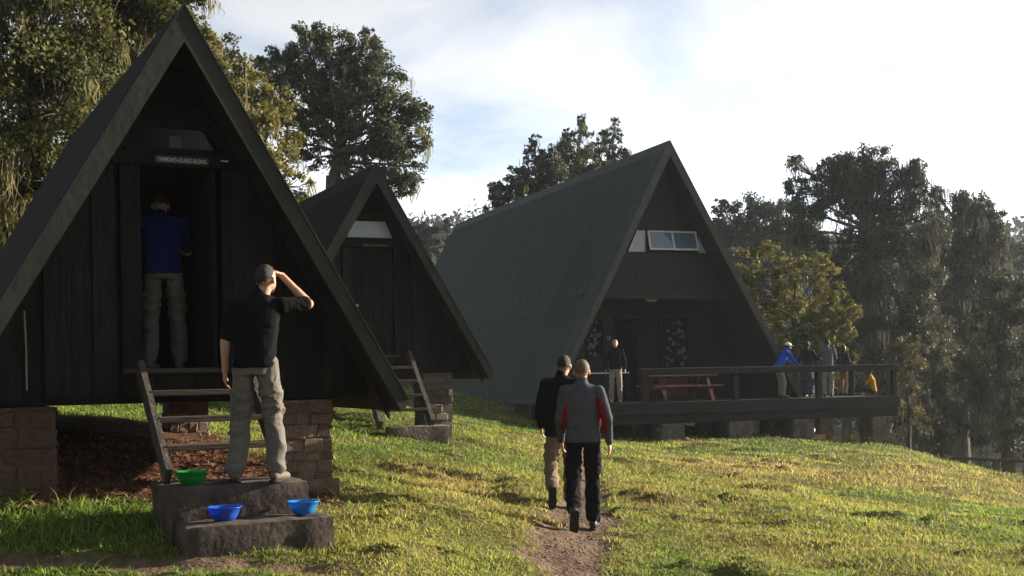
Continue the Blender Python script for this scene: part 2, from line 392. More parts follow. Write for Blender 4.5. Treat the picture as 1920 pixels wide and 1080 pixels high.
tcn = N(t, 'ShaderNodeTexCoord')
def ntex(scale, c0, c1, lo=.35, hi=.65):
    n_ = N(t, 'ShaderNodeTexNoise'); n_.inputs['Scale'].default_value = scale; n_.inputs['Detail'].default_value = 9; n_.inputs['Roughness'].default_value = .7
    t.links.new(tcn.outputs['Object'], n_.inputs['Vector']); r_ = N(t, 'ShaderNodeValToRGB')
    r_.color_ramp.elements[0].color = (*c0, 1); r_.color_ramp.elements[1].color = (*c1, 1); r_.color_ramp.elements[0].position = lo; r_.color_ramp.elements[1].position = hi
    t.links.new(n_.outputs['Fac'], r_.inputs[0]); return r_.outputs[0]
def mixc(f, a, b_):
    m_ = N(t, 'ShaderNodeMix', data_type='RGBA'); t.links.new(f, m_.inputs[0]); t.links.new(a, m_.inputs[6]); t.links.new(b_, m_.inputs[7]); return m_.outputs[2]
c_ = mixc(sx.outputs[2], ntex(3, (0.035, 0.045, 0.012), (0.085, 0.095, 0.025)), ntex(5, (0.09, 0.075, 0.028), (0.19, 0.15, 0.055)))
c_ = mixc(sx.outputs[0], c_, ntex(6, (0.070, 0.046, 0.031), (0.165, 0.115, 0.080)))
c_ = mixc(sx.outputs[1], c_, ntex(9, (0.045, 0.022, 0.014), (0.12, 0.055, 0.034)))
t.links.new(c_, b.inputs['Base Color'])
nb = N(t, 'ShaderNodeTexNoise'); nb.inputs['Scale'].default_value = 22; nb.inputs['Detail'].default_value = 8; t.links.new(tcn.outputs['Object'], nb.inputs['Vector'])
bp = N(t, 'ShaderNodeBump'); bp.inputs['Strength'].default_value = .9; bp.inputs['Distance'].default_value = 0.05; t.links.new(nb.outputs['Fac'], bp.inputs['Height']); t.links.new(bp.outputs[0], b.inputs['Normal'])
ground = mesh_np('ground', V, F, gm, smooth=True, attrs={'cover': ('FLOAT_COLOR', col)})
tag(ground, 'grassy slope with a worn dirt path between the huts', 'ground', kind='structure')

# ------------------------------------------------------------------ masonry
def stone_mesh(name, w, d, h, m, seed, rough=0.012):
    """rounded irregular block, 6 x 4 faces bent by noise"""
    rs = np.random.default_rng(seed); b_ = MB().box(-w/2, w/2, -d/2, d/2, -h/2, h/2, min(w, h, d)*0.09)
    vs_ = np.array(b_.v); vs_ += rs.normal(0, rough, vs_.shape)*0.6 + rough*np.stack([vnoise(vs_*9+seed, k) for k in range(3)], 1)
    b_.v = [tuple(p) for p in vs_]; return b_.mesh(name, m)
STONES = {}
def pillar(parent, x0, x1, y0, y1, z0, z1, m='stone', seed=1, hh=0.13, ww=0.17):
    """core of mortar with stones bonded over its faces"""
    p = MB().box(x0-.002, x1+.002, y0-.002, y1+.002, z0-0.3, z1).build('pillar', M['mortar'], parent)
    rs = random.Random(seed); z = z0-.12
    while z < z1-0.03:
        h = min(hh*rs.uniform(.75, 1.3), z1-z)
        for side in range(4):
            a0, a1 = (x0, x1) if side % 2 == 0 else (y0+.06, y1-.06)
            a = a0 - rs.uniform(0, .03)
            while a < a1-.03:
                w = ww*rs.uniform(.6, 1.5)
                if a1-(a+w) < .07: w = a1-a
                key = (m, rs.randrange(12)); 
                if key not in STONES: STONES[key] = stone_mesh('stone', 1, 1, 1, M[m], key[1]*13+5, 0.075)
                c = a+w/2; pr = rs.uniform(-.012, .018)
                o = inst('stone', STONES[key], p)
                o.scale = (w-.004, .11, h-.002); o.rotation_euler = (0, R(rs.uniform(-3, 3)), 0)
                if side == 0: o.location = (c, y0+.035-pr, z+h/2)
                elif side == 2: o.location = (c, y1-.035+pr, z+h/2)
                elif side == 1: o.location = (x1-.035+pr, c, z+h/2); o.rotation_euler = (0, 0, R(90))
                else: o.location = (x0+.035-pr, c, z+h/2); o.rotation_euler = (0, 0, R(-90))
                a += w
        z += h
    return p

# ------------------------------------------------------------------ A-frame roofs
def sheet_mesh(name, w, l, m, pitch=0.09, amp=0.012, skew=0.0, yoff=0.0):
    """corrugated sheet: x along the ridge, y down the slope, z outwards; skew pulls the front edge (x=0) out going down"""
    n = max(2, int(w/pitch)*5); V_ = []; F_ = []
    ys = [0, l*.5, l]
    for j, y in enumerate(ys):
        x0 = skew*(y+yoff)
        for i in range(n+1):
            x = x0 + (w-x0)*i/n
            V_.append((x, y, amp*math.sin(2*math.pi*x/pitch)))
    for j in range(len(ys)-1):
        for i in range(n):
            a = j*(n+1)+i; F_.append((a, a+1, a+n+2, a+n+1))
    k = len(V_); V_ += [(x, y, z-.004) for x, y, z in V_]; F_ += [tuple(q+k for q in f[::-1]) for f in F_]
    me = bpy.data.meshes.new(name); me.from_pydata(V_, [], F_); me.materials.append(m); me.polygons.foreach_set('use_smooth', [True]*len(F_)); me.update()
    return me
def roof(parent, a, s, ze, L, m, rows, cw, skew=0.0, amp=0.012):
    """two slopes of corrugated sheets; apex height a, slope s, eave height ze, ridge from y=0 to L"""
    n_ = math.sqrt(1+s*s); run = (a-ze)/s; sl = run*n_
    rows_l = [sl*r for r in rows]
    for sd in (-1, 1):
        ex = Vector((0, 1, 0)); ey = Vector((sd/n_, 0, -s/n_)); ez = Vector((sd*s/n_, 0, 1/n_))
        nc = max(1, round(L/cw)); w = L/nc
        y0 = 0.0
        for ri, rl in enumerate(rows_l):
            me_first = sheet_mesh('roof_sheet', w+.03, rl, m, skew=skew/n_, yoff=y0, amp=amp)
            me = sheet_mesh('roof_sheet', w+.03, rl, m, amp=amp)
            for c in range(nc):
                o_ = Vector((0, c*w, a)) + ey*(y0 - (0.05 if ri else 0)) + ez*(0.012*(1-ri)+0.002*(c % 2))
                use = me
                if c == 0:
                    use = me_first
                Mx = Matrix(((ex.x, ey.x, ez.x, o_.x), (ex.y, ey.y, ez.y, o_.y), (ex.z, ey.z, ez.z, o_.z), (0, 0, 0, 1)))
                inst('roof_sheet', use, parent, Mx)
            y0 += rl
    # ridge cap
    cap = MB()
    for sd in (-1, 1):
        q = [(0, a+.035), (sd*.16, a+.035-.16*s), (sd*.16, a+.02-.16*s), (0, a+.015)]
        cap.prism(q if sd < 0 else q[::-1], 0.0, L)
    cap.build('ridge_cap', m, parent)

BOARD_W = 0.2
def small_hut(name, h, label, seed, dz=0.0):
    rs = random.Random(seed)
    ap, th = h['ax'], h['th']; a = ap.z; s = 1.71; ze = a-3.45; L = 6.3; fl = a-3.17
    o = empty(name, (ap.x, ap.y, 0), th, label, 'hut', 'small A-frame huts')
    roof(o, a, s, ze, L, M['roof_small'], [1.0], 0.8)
    n_ = math.sqrt(1+s*s)
    # lining boards under the sheets, barge boards on the front edge
    for sd in (-1, 1):
        b_ = MB(); t0 = .03*n_; t1 = .075*n_
        poly = [(0, a-t0), (sd*(a-ze)/s, ze-t0), (sd*(a-ze)/s, ze-t1), (0, a-t1)]
        b_.prism(poly if sd < 0 else poly[::-1], 0.05, L); b_.build('roof_lining', M['soffit'], o)
        e = (a-ze)/s+.015; b_ = MB(); d = .30
        poly = [(0.0, a+.01), (sd*e, a+.01-s*e), (sd*(e-.005), a+.01-s*e-.12), (sd*(e-.06), a+.01-s*e-.12), (0, a-d)]
        b_.prism(poly if sd < 0 else poly[::-1], -.045, -.005); bb = b_.build('barge_board', M['barge'], o)
        cp = MB().prism([(0, a+.035), (sd*(e+.02), a+.035-s*(e+.02)), (sd*(e+.02), a+.015-s*(e+.02)), (0, a+.015)][::(1 if sd < 0 else -1)], -.055, .02)
        cp.build('barge_cap', M['barge'], o)
        # rafters showing under the overhang
        for yr in (0.28,):
            b_ = MB(); poly = [(0, a-t1), (sd*(a-ze-.05)/s, ze+.05-t1), (sd*(a-ze-.05)/s, ze-t1-.08), (0, a-t1-.16)]
            b_.prism(poly if sd < 0 else poly[::-1], yr, yr+.05); b_.build('rafter', M['soffit'], o)
    zin = lambda x: a-t1-s*abs(x)
    WY = 0.40; zb = fl-.24
    # vertical wall boards
    xe = (a-t1-zb)/s; x = -xe; k = 0
    while x < xe-.02:
        w = BOARD_W*rs.uniform(.85, 1.2); x1 = min(x+w, xe)
        for lim in (-.50, -.32, .40, .50):
            if x < lim-.02 < x1-.02: x1 = lim
        if x < 0 < x1 and False: pass
        y0 = WY + (0.022 if k % 2 else 0.0) + rs.uniform(-.003, .003); g = .003
        jamb = (abs(x+.50) < .03 and abs(x1+.32) < .03) or (abs(x-.40) < .03 and abs(x1-.5) < .03)
        if jamb: y0 = WY-.03
        inside = x >= -.33 and x1 <= .41
        lo = zb+rs.uniform(-.015, .01); spans = []
        if inside: spans = []
        else: spans = [(lo, None)]
        for z0, z1 in spans:
            pts = []
            xa, xb = x+g, x1-g
            za, zc = max(z0+.01, zin(xa)), max(z0+.01, zin(xb))
            if abs(x) < .52 and abs(x1) < .52: za, zc = min(za, fl+1.83), min(zc, fl+1.83)
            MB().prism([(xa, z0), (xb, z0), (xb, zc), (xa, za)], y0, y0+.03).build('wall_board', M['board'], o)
        x = x1; k += 1
    # upper gable: lintel, window, louvred vent
    zl = fl+1.83
    lintel = MB().box(-.56, .56, WY-.045, WY+.03, zl+.004, zl+.13, .006).build('lintel', M['board'], o)
    zw0, zw1 = zl+.15, zl+(.38 if dz == 0 else .48)
    win = MB()
    for p0, p1 in (((-.44, zw0), (.44, zw0)), ((-.30, zw1), (.30, zw1)), ((-.44, zw0), (-.30, zw1)), ((.44, zw0), (.30, zw1))):
        win.bar((p0[0], WY+.01, p0[1]), (p1[0], WY+.01, p1[1]), .05, .035, (0, 1, 0))
    win = win.build('window', M['board'], o)
    MB().prism([(-.43, zw0+.01), (.43, zw0+.01), (.29, zw1-.01), (-.29, zw1-.01)], WY+.012, WY+.02).build('pane', M['glass'] if dz == 0 else M['pale_pane'], win)
    if dz == 0:
        MB().box(-.055, .055, WY-.003, WY+.009, zw0+.02, zw0+.13).build('sticker', mat('faded_sticker', (.05, .05, .075), (.075, .075, .105), 8, .6), win)
    for zf, zt, nm in ((zw1+.03, zw1+.10, 'gable_board'), ):
        MB().prism([(-min(.42, (a-t1-zf)/s), zf), (min(.42, (a-t1-zf)/s), zf), ((a-t1-zt)/s*.98, zt), (-(a-t1-zt)/s*.98, zt)], WY, WY+.03).build(nm, M['board'], o)
    for sd in (-1, 1):   # gable fillets left and right of the window
        poly = [(sd*.46, zl+.14), (sd*(a-t1-zl-.14)/s, zl+.14), (sd*(a-t1-zw1-.03)/s, zw1+.03), (sd*.31, zw1+.03)]
        MB().prism(poly if sd > 0 else poly[::-1], WY+.004, WY+.03).build('gable_board', M['board'], o)
    vz0, vz1 = zw1+.11, a-t1-.14
    vent = MB().prism([(-(a-t1-vz0)/s, vz0), ((a-t1-vz0)/s, vz0), (0, a-t1)], WY+.06, WY+.09).build('vent', M['dark'], o)
    z = vz0+.02
    while z < vz1:
        xe_ = (a-t1-z-.03)/s*.96
        MB().bar((-xe_, WY+.012, z+.012), (xe_, WY+.012, z+.012), .055, .012, (0, -.6, .8)).build('slat', M['board'], vent)
        z += .055
    # floor, joists, rear wall
    fw = (a-t1-fl)/s-.02
    MB().box(-fw, fw, WY+.06, L-.1, fl-.08, fl-.01).build('floor', M['tread'], o)
    MB().box(-fw-.1, fw+.1, WY+.06, WY+.2, fl-.30, fl-.085, .01).build('floor_beam', M['board'], o)
    MB().box(-fw-.1, fw+.1, L-.7, L-.55, fl-.30, fl-.085, .01).build('floor_beam', M['board'], o)
    for i in range(7):
        xx = -1.5+i*.5
        MB().box(xx-.03, xx+.03, WY+.21, L-.71, fl-.24, fl-.085).build('joist', M['board'], o)
    MB().prism([(-xe, zb), (xe, zb), (0, a-t1)], L-.34, L-.30).build('rear_wall', M['board'], o)
    MB().box(-.50, .50, WY-.06, WY-.004, fl-.035, fl+.012, .005).build('door_sill', M['tread'], o)
    MB().box(-.42, .42, WY-.02, WY+.0, fl-.24, fl-.04).build('riser_board', M['board'], o)
    return o, a, fl, s, ze, WY
hut1, a1, fl1, s1, ze1, WY1 = small_hut('timber_hut', H1, 'near dark A-frame timber hut with open door and white lettered sign', 3)
# open door leaf turned inwards
dl = MB().box(.33, .37, WY1+.04, WY1+.72, fl1+.02, fl1+1.82, .004).build('door', M['board'], hut1)
for i in range(4): MB().box(.318, .33, WY1+.06+i*.165, WY1+.215+i*.165, fl1+.03, fl1+1.81, .002).build('plank', M['board'], dl)
sg = MB().box(-.20, .29, WY1-.075, WY1-.047, fl1+1.852, fl1+1.922, .004).build('sign', M['sign_board'], hut1)
def lettering(txt, size, parent, M_, loc, rot, width=None):
    c = bpy.data.curves.new('lettering', 'FONT'); c.body = txt; c.size = size; c.extrude = .002; c.align_x = 'CENTER'
    tmp = bpy.data.objects.new('lettering', c); link(tmp); dg = bpy.context.evaluated_depsgraph_get()
    me = bpy.data.meshes.new_from_object(tmp.evaluated_get(dg)); bpy.data.objects.remove(tmp)
    me.materials.clear(); me.materials.append(M_); o = inst('lettering', me, parent); o.location = loc; o.rotation_euler = rot
    xs = [v.co.x for v in me.vertices]
    if width: k = width/(max(xs)-min(xs)); o.scale = (k, 1, 1)
    return o
lettering('TWPKWD-ULAS/D-BLDNG', .052, sg, M['letter'], (.045, WY1-.079, fl1+1.866), (R(90), 0, 0), .44)
MB().box(.40, .47, WY1-.052, WY1-.045, fl1+1.90, fl1+1.912).build('name_plate', M['letter'], hut1)
MB().tube([(-1.31, WY1-.03, fl1+.52), (-1.30, WY1-.025, fl1+.2), (-1.30, WY1-.03, fl1-.16)], .007, 6).build('conduit', M['metal'], hut1)
# pillars of the near hut
g = lambda t_, v_, h=H1: gz(h['ax'].x+t_*math.cos(h['th'])-v_*math.sin(h['th']), h['ax'].y+t_*math.sin(h['th'])+v_*math.cos(h['th']))
pillar(hut1, .97, 1.44, .42, .90, g(1.2, .6), fl1-.31, 'stone', 4, .105, .16)
pillar(hut1, -1.75, -1.07, .42, .95, g(-1.4, .6), fl1-.31, 'plaster', 9, .15, .30)
pillar(hut1, -1.50, -1.05, 5.3, 5.8, g(-1.2, 5.5), fl1-.31, 'stone', 6); pillar(hut1, .97, 1.44, 5.3, 5.8, g(1.2, 5.5), fl1-.31, 'stone', 7)
foot = stone_mesh('footing', .56, .50, .22, M['stone'], 5, .02); inst('footing', foot, hut1, loc=(1.23, .64, g(1.2, .6)+.02))

def stairs(parent, xs, top, bot, n, tw, stringer_w=.05):
    """wooden open stair: two stringers and n treads; top/bot = (y, z)"""
    (ya, za), (yb, zb_) = top, bot
    st = MB().box(0, .001, 0, .001, 0, .001) and None
    for x_ in xs: MB().bar((x_, ya, za), (x_, yb, zb_), stringer_w, .17, (0, 0, 1)).build('stringer', M['grey_wood'], parent)
    for i in range(1, n+1):
        f_ = i/(n+1); y_ = ya+(yb-ya)*f_; z_ = za+(zb_-za)*f_
        MB().box(xs[0]+.026, xs[1]-.026, y_-tw, y_+tw*.8, z_-.028, z_+.022, .005).build('tread', M['tread'], parent)
H1m = lambda t_, v_, z_: Vector((H1['ax'].x+t_*math.cos(H1['th'])-v_*math.sin(H1['th']), H1['ax'].y+t_*math.sin(H1['th'])+v_*math.cos(H1['th']), z_))
sta = empty('wooden_stair', H1m(0, -.3, .73), H1['th'], 'open wooden stair leading to the doorway of the near hut', 'stair')
stairs(sta, (-.37, .58), (.58, fl1-.73+.02), (-.52, 0.06), 3, .13)

def slab(name, x0, x1, y0, y1, z0, z1, seed, m, step=.06, amp=.012):
    """cast block with worn, uneven faces and rounded arrises"""
    xs = np.linspace(x0, x1, max(2, int((x1-x0)/step))+1); ys = np.linspace(y0, y1, max(2, int((y1-y0)/step))+1); zs = np.linspace(z0, z1, max(2, int((z1-z0)/step))+1)
    b_ = MB(); c = np.array([(x0+x1)/2, (y0+y1)/2, (z0+z1)/2]); hs = np.array([(x1-x0)/2, (y1-y0)/2, (z1-z0)/2])
    def grid(A, B, fn, flip):
        base = len(b_.v)
        for p in A:
            for q in B: b_.v.append(fn(p, q))
        for i in range(len(A)-1):
            for j in range(len(B)-1):
                f = [base+i*len(B)+j, base+(i+1)*len(B)+j, base+(i+1)*len(B)+j+1, base+i*len(B)+j+1]; b_.f.append(tuple(f[::-1] if flip else f))
    grid(xs, ys, lambda p, q: (p, q, z1), False); grid(xs, zs, lambda p, q: (p, y0, q), False); grid(xs, zs, lambda p, q: (p, y1, q), True)
    grid(ys, zs, lambda p, q: (x1, p, q), False); grid(ys, zs, lambda p, q: (x0, p, q), True)
    P = np.array(b_.v); d = (P-c)/hs; rd_ = .025
    inn = np.clip(P, c-hs+rd_, c+hs-rd_); off = P-inn; ln = np.linalg.norm(off, axis=1, keepdims=True)
    P = inn + off/np.maximum(ln, 1e-6)*np.minimum(ln, rd_)
    P += amp*np.stack([fbm(P*6+seed*3.1+k*9, seed+k, 3) for k in range(3)], 1)
    b_.v = [tuple(p) for p in P]; return b_.mesh(name, m, True)
stp = empty('concrete_step', H1m(0, -1.0, .2), H1['th'], 'two weathered concrete steps at the foot of the wooden stair', 'steps')
inst('upper_step', slab('upper_step', -.43, .70, -.15, .55, -.15, .53, 2, M['concrete']), stp)
inst('lower_step', slab('lower_step', -.40, .78, -.56, -.13, -.15, .265, 5, M['concrete'], amp=.016), stp)

# second hut
H2 = dict(ax=at(705, 310, 21.0), th=R(24))
hut2, a2, fl2, s2, ze2, WY2 = small_hut('timber_hut', H2, 'smaller-looking second A-frame hut with closed door and pale window', 8, 1.0)
d2 = MB().box(-.315, .395, WY2+.02, WY2+.05, fl2+.01, fl2+1.826).build('door', M['board'], hut2)
for i in range(4): MB().box(-.31+i*.176, -.31+i*.176+.17, WY2+.006, WY2+.02, fl2+.015, fl2+1.82, .002).build('plank', M['board'], d2)
MB().ball((-.25, WY2-.01, fl2+.85), .028, 8, 6).build('handle', M['metal'], d2)
MB().box(-.14, .30, WY2-.075, WY2-.047, fl2+1.85, fl2+1.89, .004).build('name_plate', M['grey_wood'], hut2)
g2 = lambda t_, v_: g(t_, v_, H2)
pillar(hut2, .95, 1.46, .45, .95, g2(1.2, .7), fl2-.31, 'grey_stone', 14, .12, .26); pillar(hut2, -1.46, -.98, .45, .95, g2(-1.2, .7), fl2-.31, 'grey_stone', 15)
pillar(hut2, .95, 1.46, 5.2, 5.7, g2(1.2, 5.4), fl2-.31, 'grey_stone', 16); pillar(hut2, -1.46, -.98, 5.2, 5.7, g2(-1.2, 5.4), fl2-.31, 'grey_stone', 17)
H2m = lambda t_, v_, z_: Vector((H2['ax'].x+t_*math.cos(H2['th'])-v_*math.sin(H2['th']), H2['ax'].y+t_*math.sin(H2['th'])+v_*math.cos(H2['th']), z_))
sta2 = empty('wooden_stair', H2m(0, -.3, .74), H2['th'], 'shaded wooden stair leading up to the second hut', 'stair')
stairs(sta2, (-.30, .58), (.50, fl2-.74+.02), (-.62, 0.03), 4, .13, .07)
stp2 = inst('concrete_step', slab('concrete_step', -.14, .88, -.30, .12, -.30, .16, 9, M['grey_stone'], .08, .008), None)
stp2.location = H2m(0, -.75, .58); stp2.rotation_euler = (0, 0, H2['th'])
tag(stp2, 'low concrete block step at the foot of the second hut stair', 'step')

# ------------------------------------------------------------------ the lodge
AL = at(1255, 265, 36.5); TH = R(19.7); aL = AL.z; sL = 1.86; zeL = .40; LL = 21.0; DK = .66; KS = -0.10
lodge = empty('lodge', (AL.x, AL.y, 0), TH, 'large green-roofed A-frame lodge with upper windows and timber deck front', 'lodge')
roof(lodge, aL, sL, zeL, LL, M['roof_lodge'], [.62, .38], 0.8, KS, 0.008)
nL = math.sqrt(1+sL*sL); eL = (aL-zeL)/sL
for sd in (-1, 1):
    t0, t1 = .03*nL, .10*nL
    vs_ = []
    for x_, z_, y_ in ((0, aL-t0, .05), (sd*eL, zeL-t0, .05+KS*eL), (sd*eL, zeL-t1, .05+KS*eL), (0, aL-t1, .05)): vs_.append((x_, y_, z_))
    vs_ += [(p[0], LL, p[2]) for p in vs_]
    fs_ = [(0,1,2,3),(7,6,5,4),(0,4,5,1),(1,5,6,2),(2,6,7,3),(3,7,4,0)]
    MB().add(vs_, fs_ if sd < 0 else [f[::-1] for f in fs_]).build('roof_lining', M['soffit'], lodge)
    d = .42; vs_ = []
    for y_ in (-.06, -.01):
        for x_, z_ in ((0, aL+.03), (sd*(eL+.02), aL+.03-sL*(eL+.02)), (sd*(eL-.05), aL-sL*(eL+.02)-.12), (0, aL-d)): vs_.append((x_, y_+KS*abs(x_), z_))
    fs_ = [(0,1,2,3),(7,6,5,4),(0,4,5,1),(1,5,6,2),(2,6,7,3),(3,7,4,0)]
    MB().add(vs_, fs_ if sd < 0 else [f[::-1] for f in fs_]).build('barge_board', mat('barge_lodge', (.038, .040, .032), (.060, .060, .050), 4, .65) if sd < 0 else bpy.data.materials['barge_lodge'], lodge)
zl_ = lambda x_: aL-.10*nL-sL*abs(x_)
UY = .8; zbm = 3.80
def gpanel(name, x0, x1, z0, z1, y0, y1, m, parent=lodge):
    """wall panel clipped to the roof line"""
    P = [(x0, z0), (x1, z0)]
    top = [(x1, min(z1, zl_(x1)))]
    if x0 < 0 < x1 and zl_(0) < z1: top.append((0, zl_(0)))
    elif z1 < zl_(0) or True:
        for xx in ((zl_(0)-z1)/sL, -(zl_(0)-z1)/sL):
            if x0 < xx < x1 and z1 < zl_(0): top.append((xx, z1))
    top.append((x0, min(z1, zl_(x0))))
    top = [p for p in top if p[1] > z0+.01]
    return MB().prism(P+top, y0, y1).build(name, m, parent)
# upper storey: panels below, between and above the windows
xb = (zl_(0)-zbm)/sL-.01; n = 6
for i in range(n):
    x0 = -xb+2*xb*i/n+.004; x1 = -xb+2*xb*(i+1)/n-.004
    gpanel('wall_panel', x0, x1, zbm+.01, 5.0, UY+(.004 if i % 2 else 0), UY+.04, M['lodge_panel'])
xt = (zl_(0)-5.70)/sL
for i in range(4):
    x0 = -xt+2*xt*i/4+.003; x1 = -xt+2*xt*(i+1)/4-.003
    P = [(x0, 5.72), (x1, 5.72), (x1, max(5.73, zl_(x1))), (x0, max(5.73, zl_(x0)))]
    MB().prism(P, UY+(.004 if i % 2 else 0), UY+.04).build('wall_panel', M['lodge_panel'], lodge)
xw = (zl_(0)-5.0)/sL
MB().box(-xw-.05, xw+.05, UY-.03, UY+.05, 4.985, 5.035, .006).build('window_sill', M['lodge_panel'], lodge)
MB().box(-xt-.02, xt+.02, UY-.03, UY+.05, 5.665, 5.715, .006).build('window_head', M['lodge_panel'], lodge)
for x_ in (-.40, 1.26):
    MB().box(x_-.045, x_+.045, UY-.02, UY+.05, 5.04, 5.66, .005).build('mullion', M['lodge_panel'], lodge)
for poly in ([(-.98, 5.045), (-.455, 5.045), (-.455, 5.655), (-.69, 5.655)], [(1.31, 5.045), (1.70, 5.045), (1.37, 5.655), (1.31, 5.655)]):
    wn = MB().prism(poly, UY+.01, UY+.02).build('window', M['pale_pane'], lodge)
    fr = MB()
    for i in range(4): p0, p1 = poly[i], poly[(i+1) % 4]; fr.bar((p0[0], UY+.005, p0[1]), (p1[0], UY+.005, p1[1]), .03, .03, (0, 1, 0))
    fr.build('frame', M['white_paint'], wn)
aw = empty('window', (0, 0, 0)); aw.parent = lodge; aw.location = (.43, UY-.005, 5.64); aw.rotation_euler = (R(-17), 0, 0)
fr = MB()
for p0, p1 in (((-.80, 0), (.80, 0)), ((-.80, -.56), (.80, -.56)), ((-.78, 0), (-.78, -.56)), ((.78, 0), (.78, -.56)), ((0, 0), (0, -.56))): fr.bar((p0[0], 0, p0[1]), (p1[0], 0, p1[1]), .05, .045, (0, 1, 0))
fr.build('frame', M['white_paint'], aw)
for x0, x1 in ((-.755, -.022), (.022, .755)): MB().box(x0, x1, -.004, .004, -.535, -.022).build('pane', M['sky_pane'], aw)
MB().box(-.42, 1.28, UY+.3, UY+.32, 5.04, 5.66).build('window_back', M['dark'], lodge)
MB().box(-xb-.1, xb+.1, UY-.10, UY+.08, zbm-.16, zbm+.005, .01).build('floor_beam', M['barge'], lodge)
MB().box(-xb-.2, xb+.2, UY+.09, 2.6, zbm-.12, zbm-.02).build('porch_ceiling', M['soffit'], lodge)
MB().box(-.12, .22, 1.4, 1.52, zbm-.19, zbm-.125, .01).build('ceiling_lamp', M['white_paint'], lodge)
# ground floor wall set back under the porch
LY = 2.6
xg = (zl_(0)-DK)/sL-.02
spans = [(-xg, -2.4), (-2.4, -1.68)]
for x0, x1 in [(-xg, -2.9), (-2.9, -2.3), (-2.3, -1.66), (1.83, 2.4), (2.4, 3.0), (3.0, 3.5), (3.5, xg)]:
    gpanel('wall_panel', x0+.004, x1-.004, DK, zbm-.13, LY+(.006 if int(x0*10) % 2 else 0), LY+.05, M['red_panel'])
for x0, x1 in ((-1.08, -.72), (.86, .93)): MB().box(x0, x1, LY-.05, LY+.05, DK, 3.14, .006).build('door_post', M['barge'] if x0 < 0 else M['lodge_panel'], lodge)
gpanel('wall_panel', -1.66, 1.83, 3.15, zbm-.13, LY, LY+.05, M['lodge_panel'])
gpanel('wall_panel', .94, 1.82, DK, 1.30, LY, LY+.05, M['red_paint'])
gpanel('wall_panel', -1.65, -1.09, DK, 1.95, LY, LY+.05, M['lodge_panel'])
MB().box(-.72, .86, LY+.9, LY+.94, DK, 3.14).build('inner_wall', M['dark'], lodge)
MB().box(.1, .84, LY+.02, LY+.06, DK+.02, 3.10, .004).build('door', M['soffit'], lodge)
MB().box(.94, 1.82, LY-.06, LY+.06, 1.31, 1.62, .008).build('counter', M['red_paint'], lodge)
rs = random.Random(5)
def noticeboard(x0, x1, z0, z1, n):
    nb_ = MB().box(x0, x1, LY, LY+.03, z0, z1).build('notice_board', M['notice_back'], lodge)
    pm = MB().box(-.5, .5, -.002, .002, -.5, .5).mesh('notice', M['paper'])
    for i in range(n):
        o_ = inst('notice', pm, nb_); k = rs.uniform(.35, 1)
        o_.location = (rs.uniform(x0+.08, x1-.08), LY-.006-.0007*i, rs.uniform(z0+.06, z1-.06)); o_.rotation_euler = (0, R(rs.uniform(-8, 8)), 0)
        o_.scale = (rs.uniform(.05, .14)*k+.02, 1, rs.uniform(.06, .16)*k+.02)
    return nb_
noticeboard(.95, 1.81, 1.64, 3.12, 34); noticeboard(-1.64, -1.10, 1.97, 3.12, 24)
MB().ball((-.9, LY-.07, 2.55), (.09, .03, .09), 10, 6).build('wall_clock', M['paper'], lodge)
MB().box(-.99, -.82, LY-.062, LY-.052, 2.02, 2.14).build('notice', M['paper'], lodge)
MB().prism([(-xg, DK), (xg, DK), (0, zl_(0))], LL-.5, LL-.45).build('rear_wall', M['lodge_panel'], lodge)
MB().box(-xg, xg, LY+.06, LL-.6, DK-.12, DK-.02).build('floor', M['deck_wood'], lodge)
# base boards beneath the left eave
for i in range(12): MB().box(-eL+.25, -eL+.30, .2+i*1.72, 1.9+i*1.72, -.6, zeL+.3).build('base_board', M['soffit'], lodge)

# deck in front of the lodge
deck = empty('deck', (AL.x, AL.y, 0), TH, 'dark timber deck with railing on stone pillars before the lodge', 'deck')
D0, D1, DF = -4.3, 5.95, -2.45
y_ = DF
while y_ < 2.5:
    x1_ = D1
    MB().box(D0, x1_, y_, y_+.14, DK-.04, DK, .004).build('deck_board', M['deck_wood'], deck); y_ += .146
MB().box(D0, D1+.02, DF-.055, DF-.004, DK-.30, DK+.03, .008).build('fascia', M['deck_wood'], deck)
MB().box(D0, D1, DF+.02, DF+.2, DK-.55, DK-.06, .01).build('beam', M['deck_wood'], deck)
MB().box(D0, D1, .3, .5, DK-.40, DK-.06, .01).build('beam', M['deck_wood'], deck)
MB().box(D1-.06, D1, DF+.21, 2.5, DK-.3, DK-.045, .008).build('beam', M['deck_wood'], deck)
RT = 1.60
for x_ in (-2.07, .67, 3.33, 5.85):
    MB().box(x_-.075, x_+.075, DF-.052+.06, DF+.15, DK-.02, RT-.19, .01).build('post', M['deck_wood'], deck)
MB().box(-2.2, 5.97, DF-.03, DF+.17, RT-.185, RT, .012).build('top_rail', M['deck_wood'], deck)
for y_ in (-.3, 2.3): MB().box(5.78, 5.92, y_-.07, y_+.07, DK, RT-.19, .01).build('post', M['deck_wood'], deck)
MB().box(5.76, 5.94, DF+.18, 2.4, RT-.182, RT-.004, .012).build('top_rail', M['deck_wood'], deck)
gL = lambda t_, v_: gz(AL.x+t_*math.cos(TH)-v_*math.sin(TH), AL.y+t_*math.sin(TH)+v_*math.cos(TH))
for i, t_ in enumerate((-3.9, -1.3, .75, 2.75, 5.35)):
    pillar(deck, t_-.30, t_+.36, DF+.0, DF+.6, gL(t_, DF+.2)-.1, DK-.555, 'grey_stone', 30+i, .17, .24)
for i, t_ in enumerate((1.3, 3.5, 5.3)):
    pillar(deck, t_-.25, t_+.25, .2, .7, gL(t_, .4)-.1, DK-.405, 'grey_stone', 40+i, .17, .24)
Lw = lambda t_, v_, z_: Vector((AL.x+t_*math.cos(TH)-v_*math.sin(TH), AL.y+t_*math.sin(TH)+v_*math.cos(TH), z_))

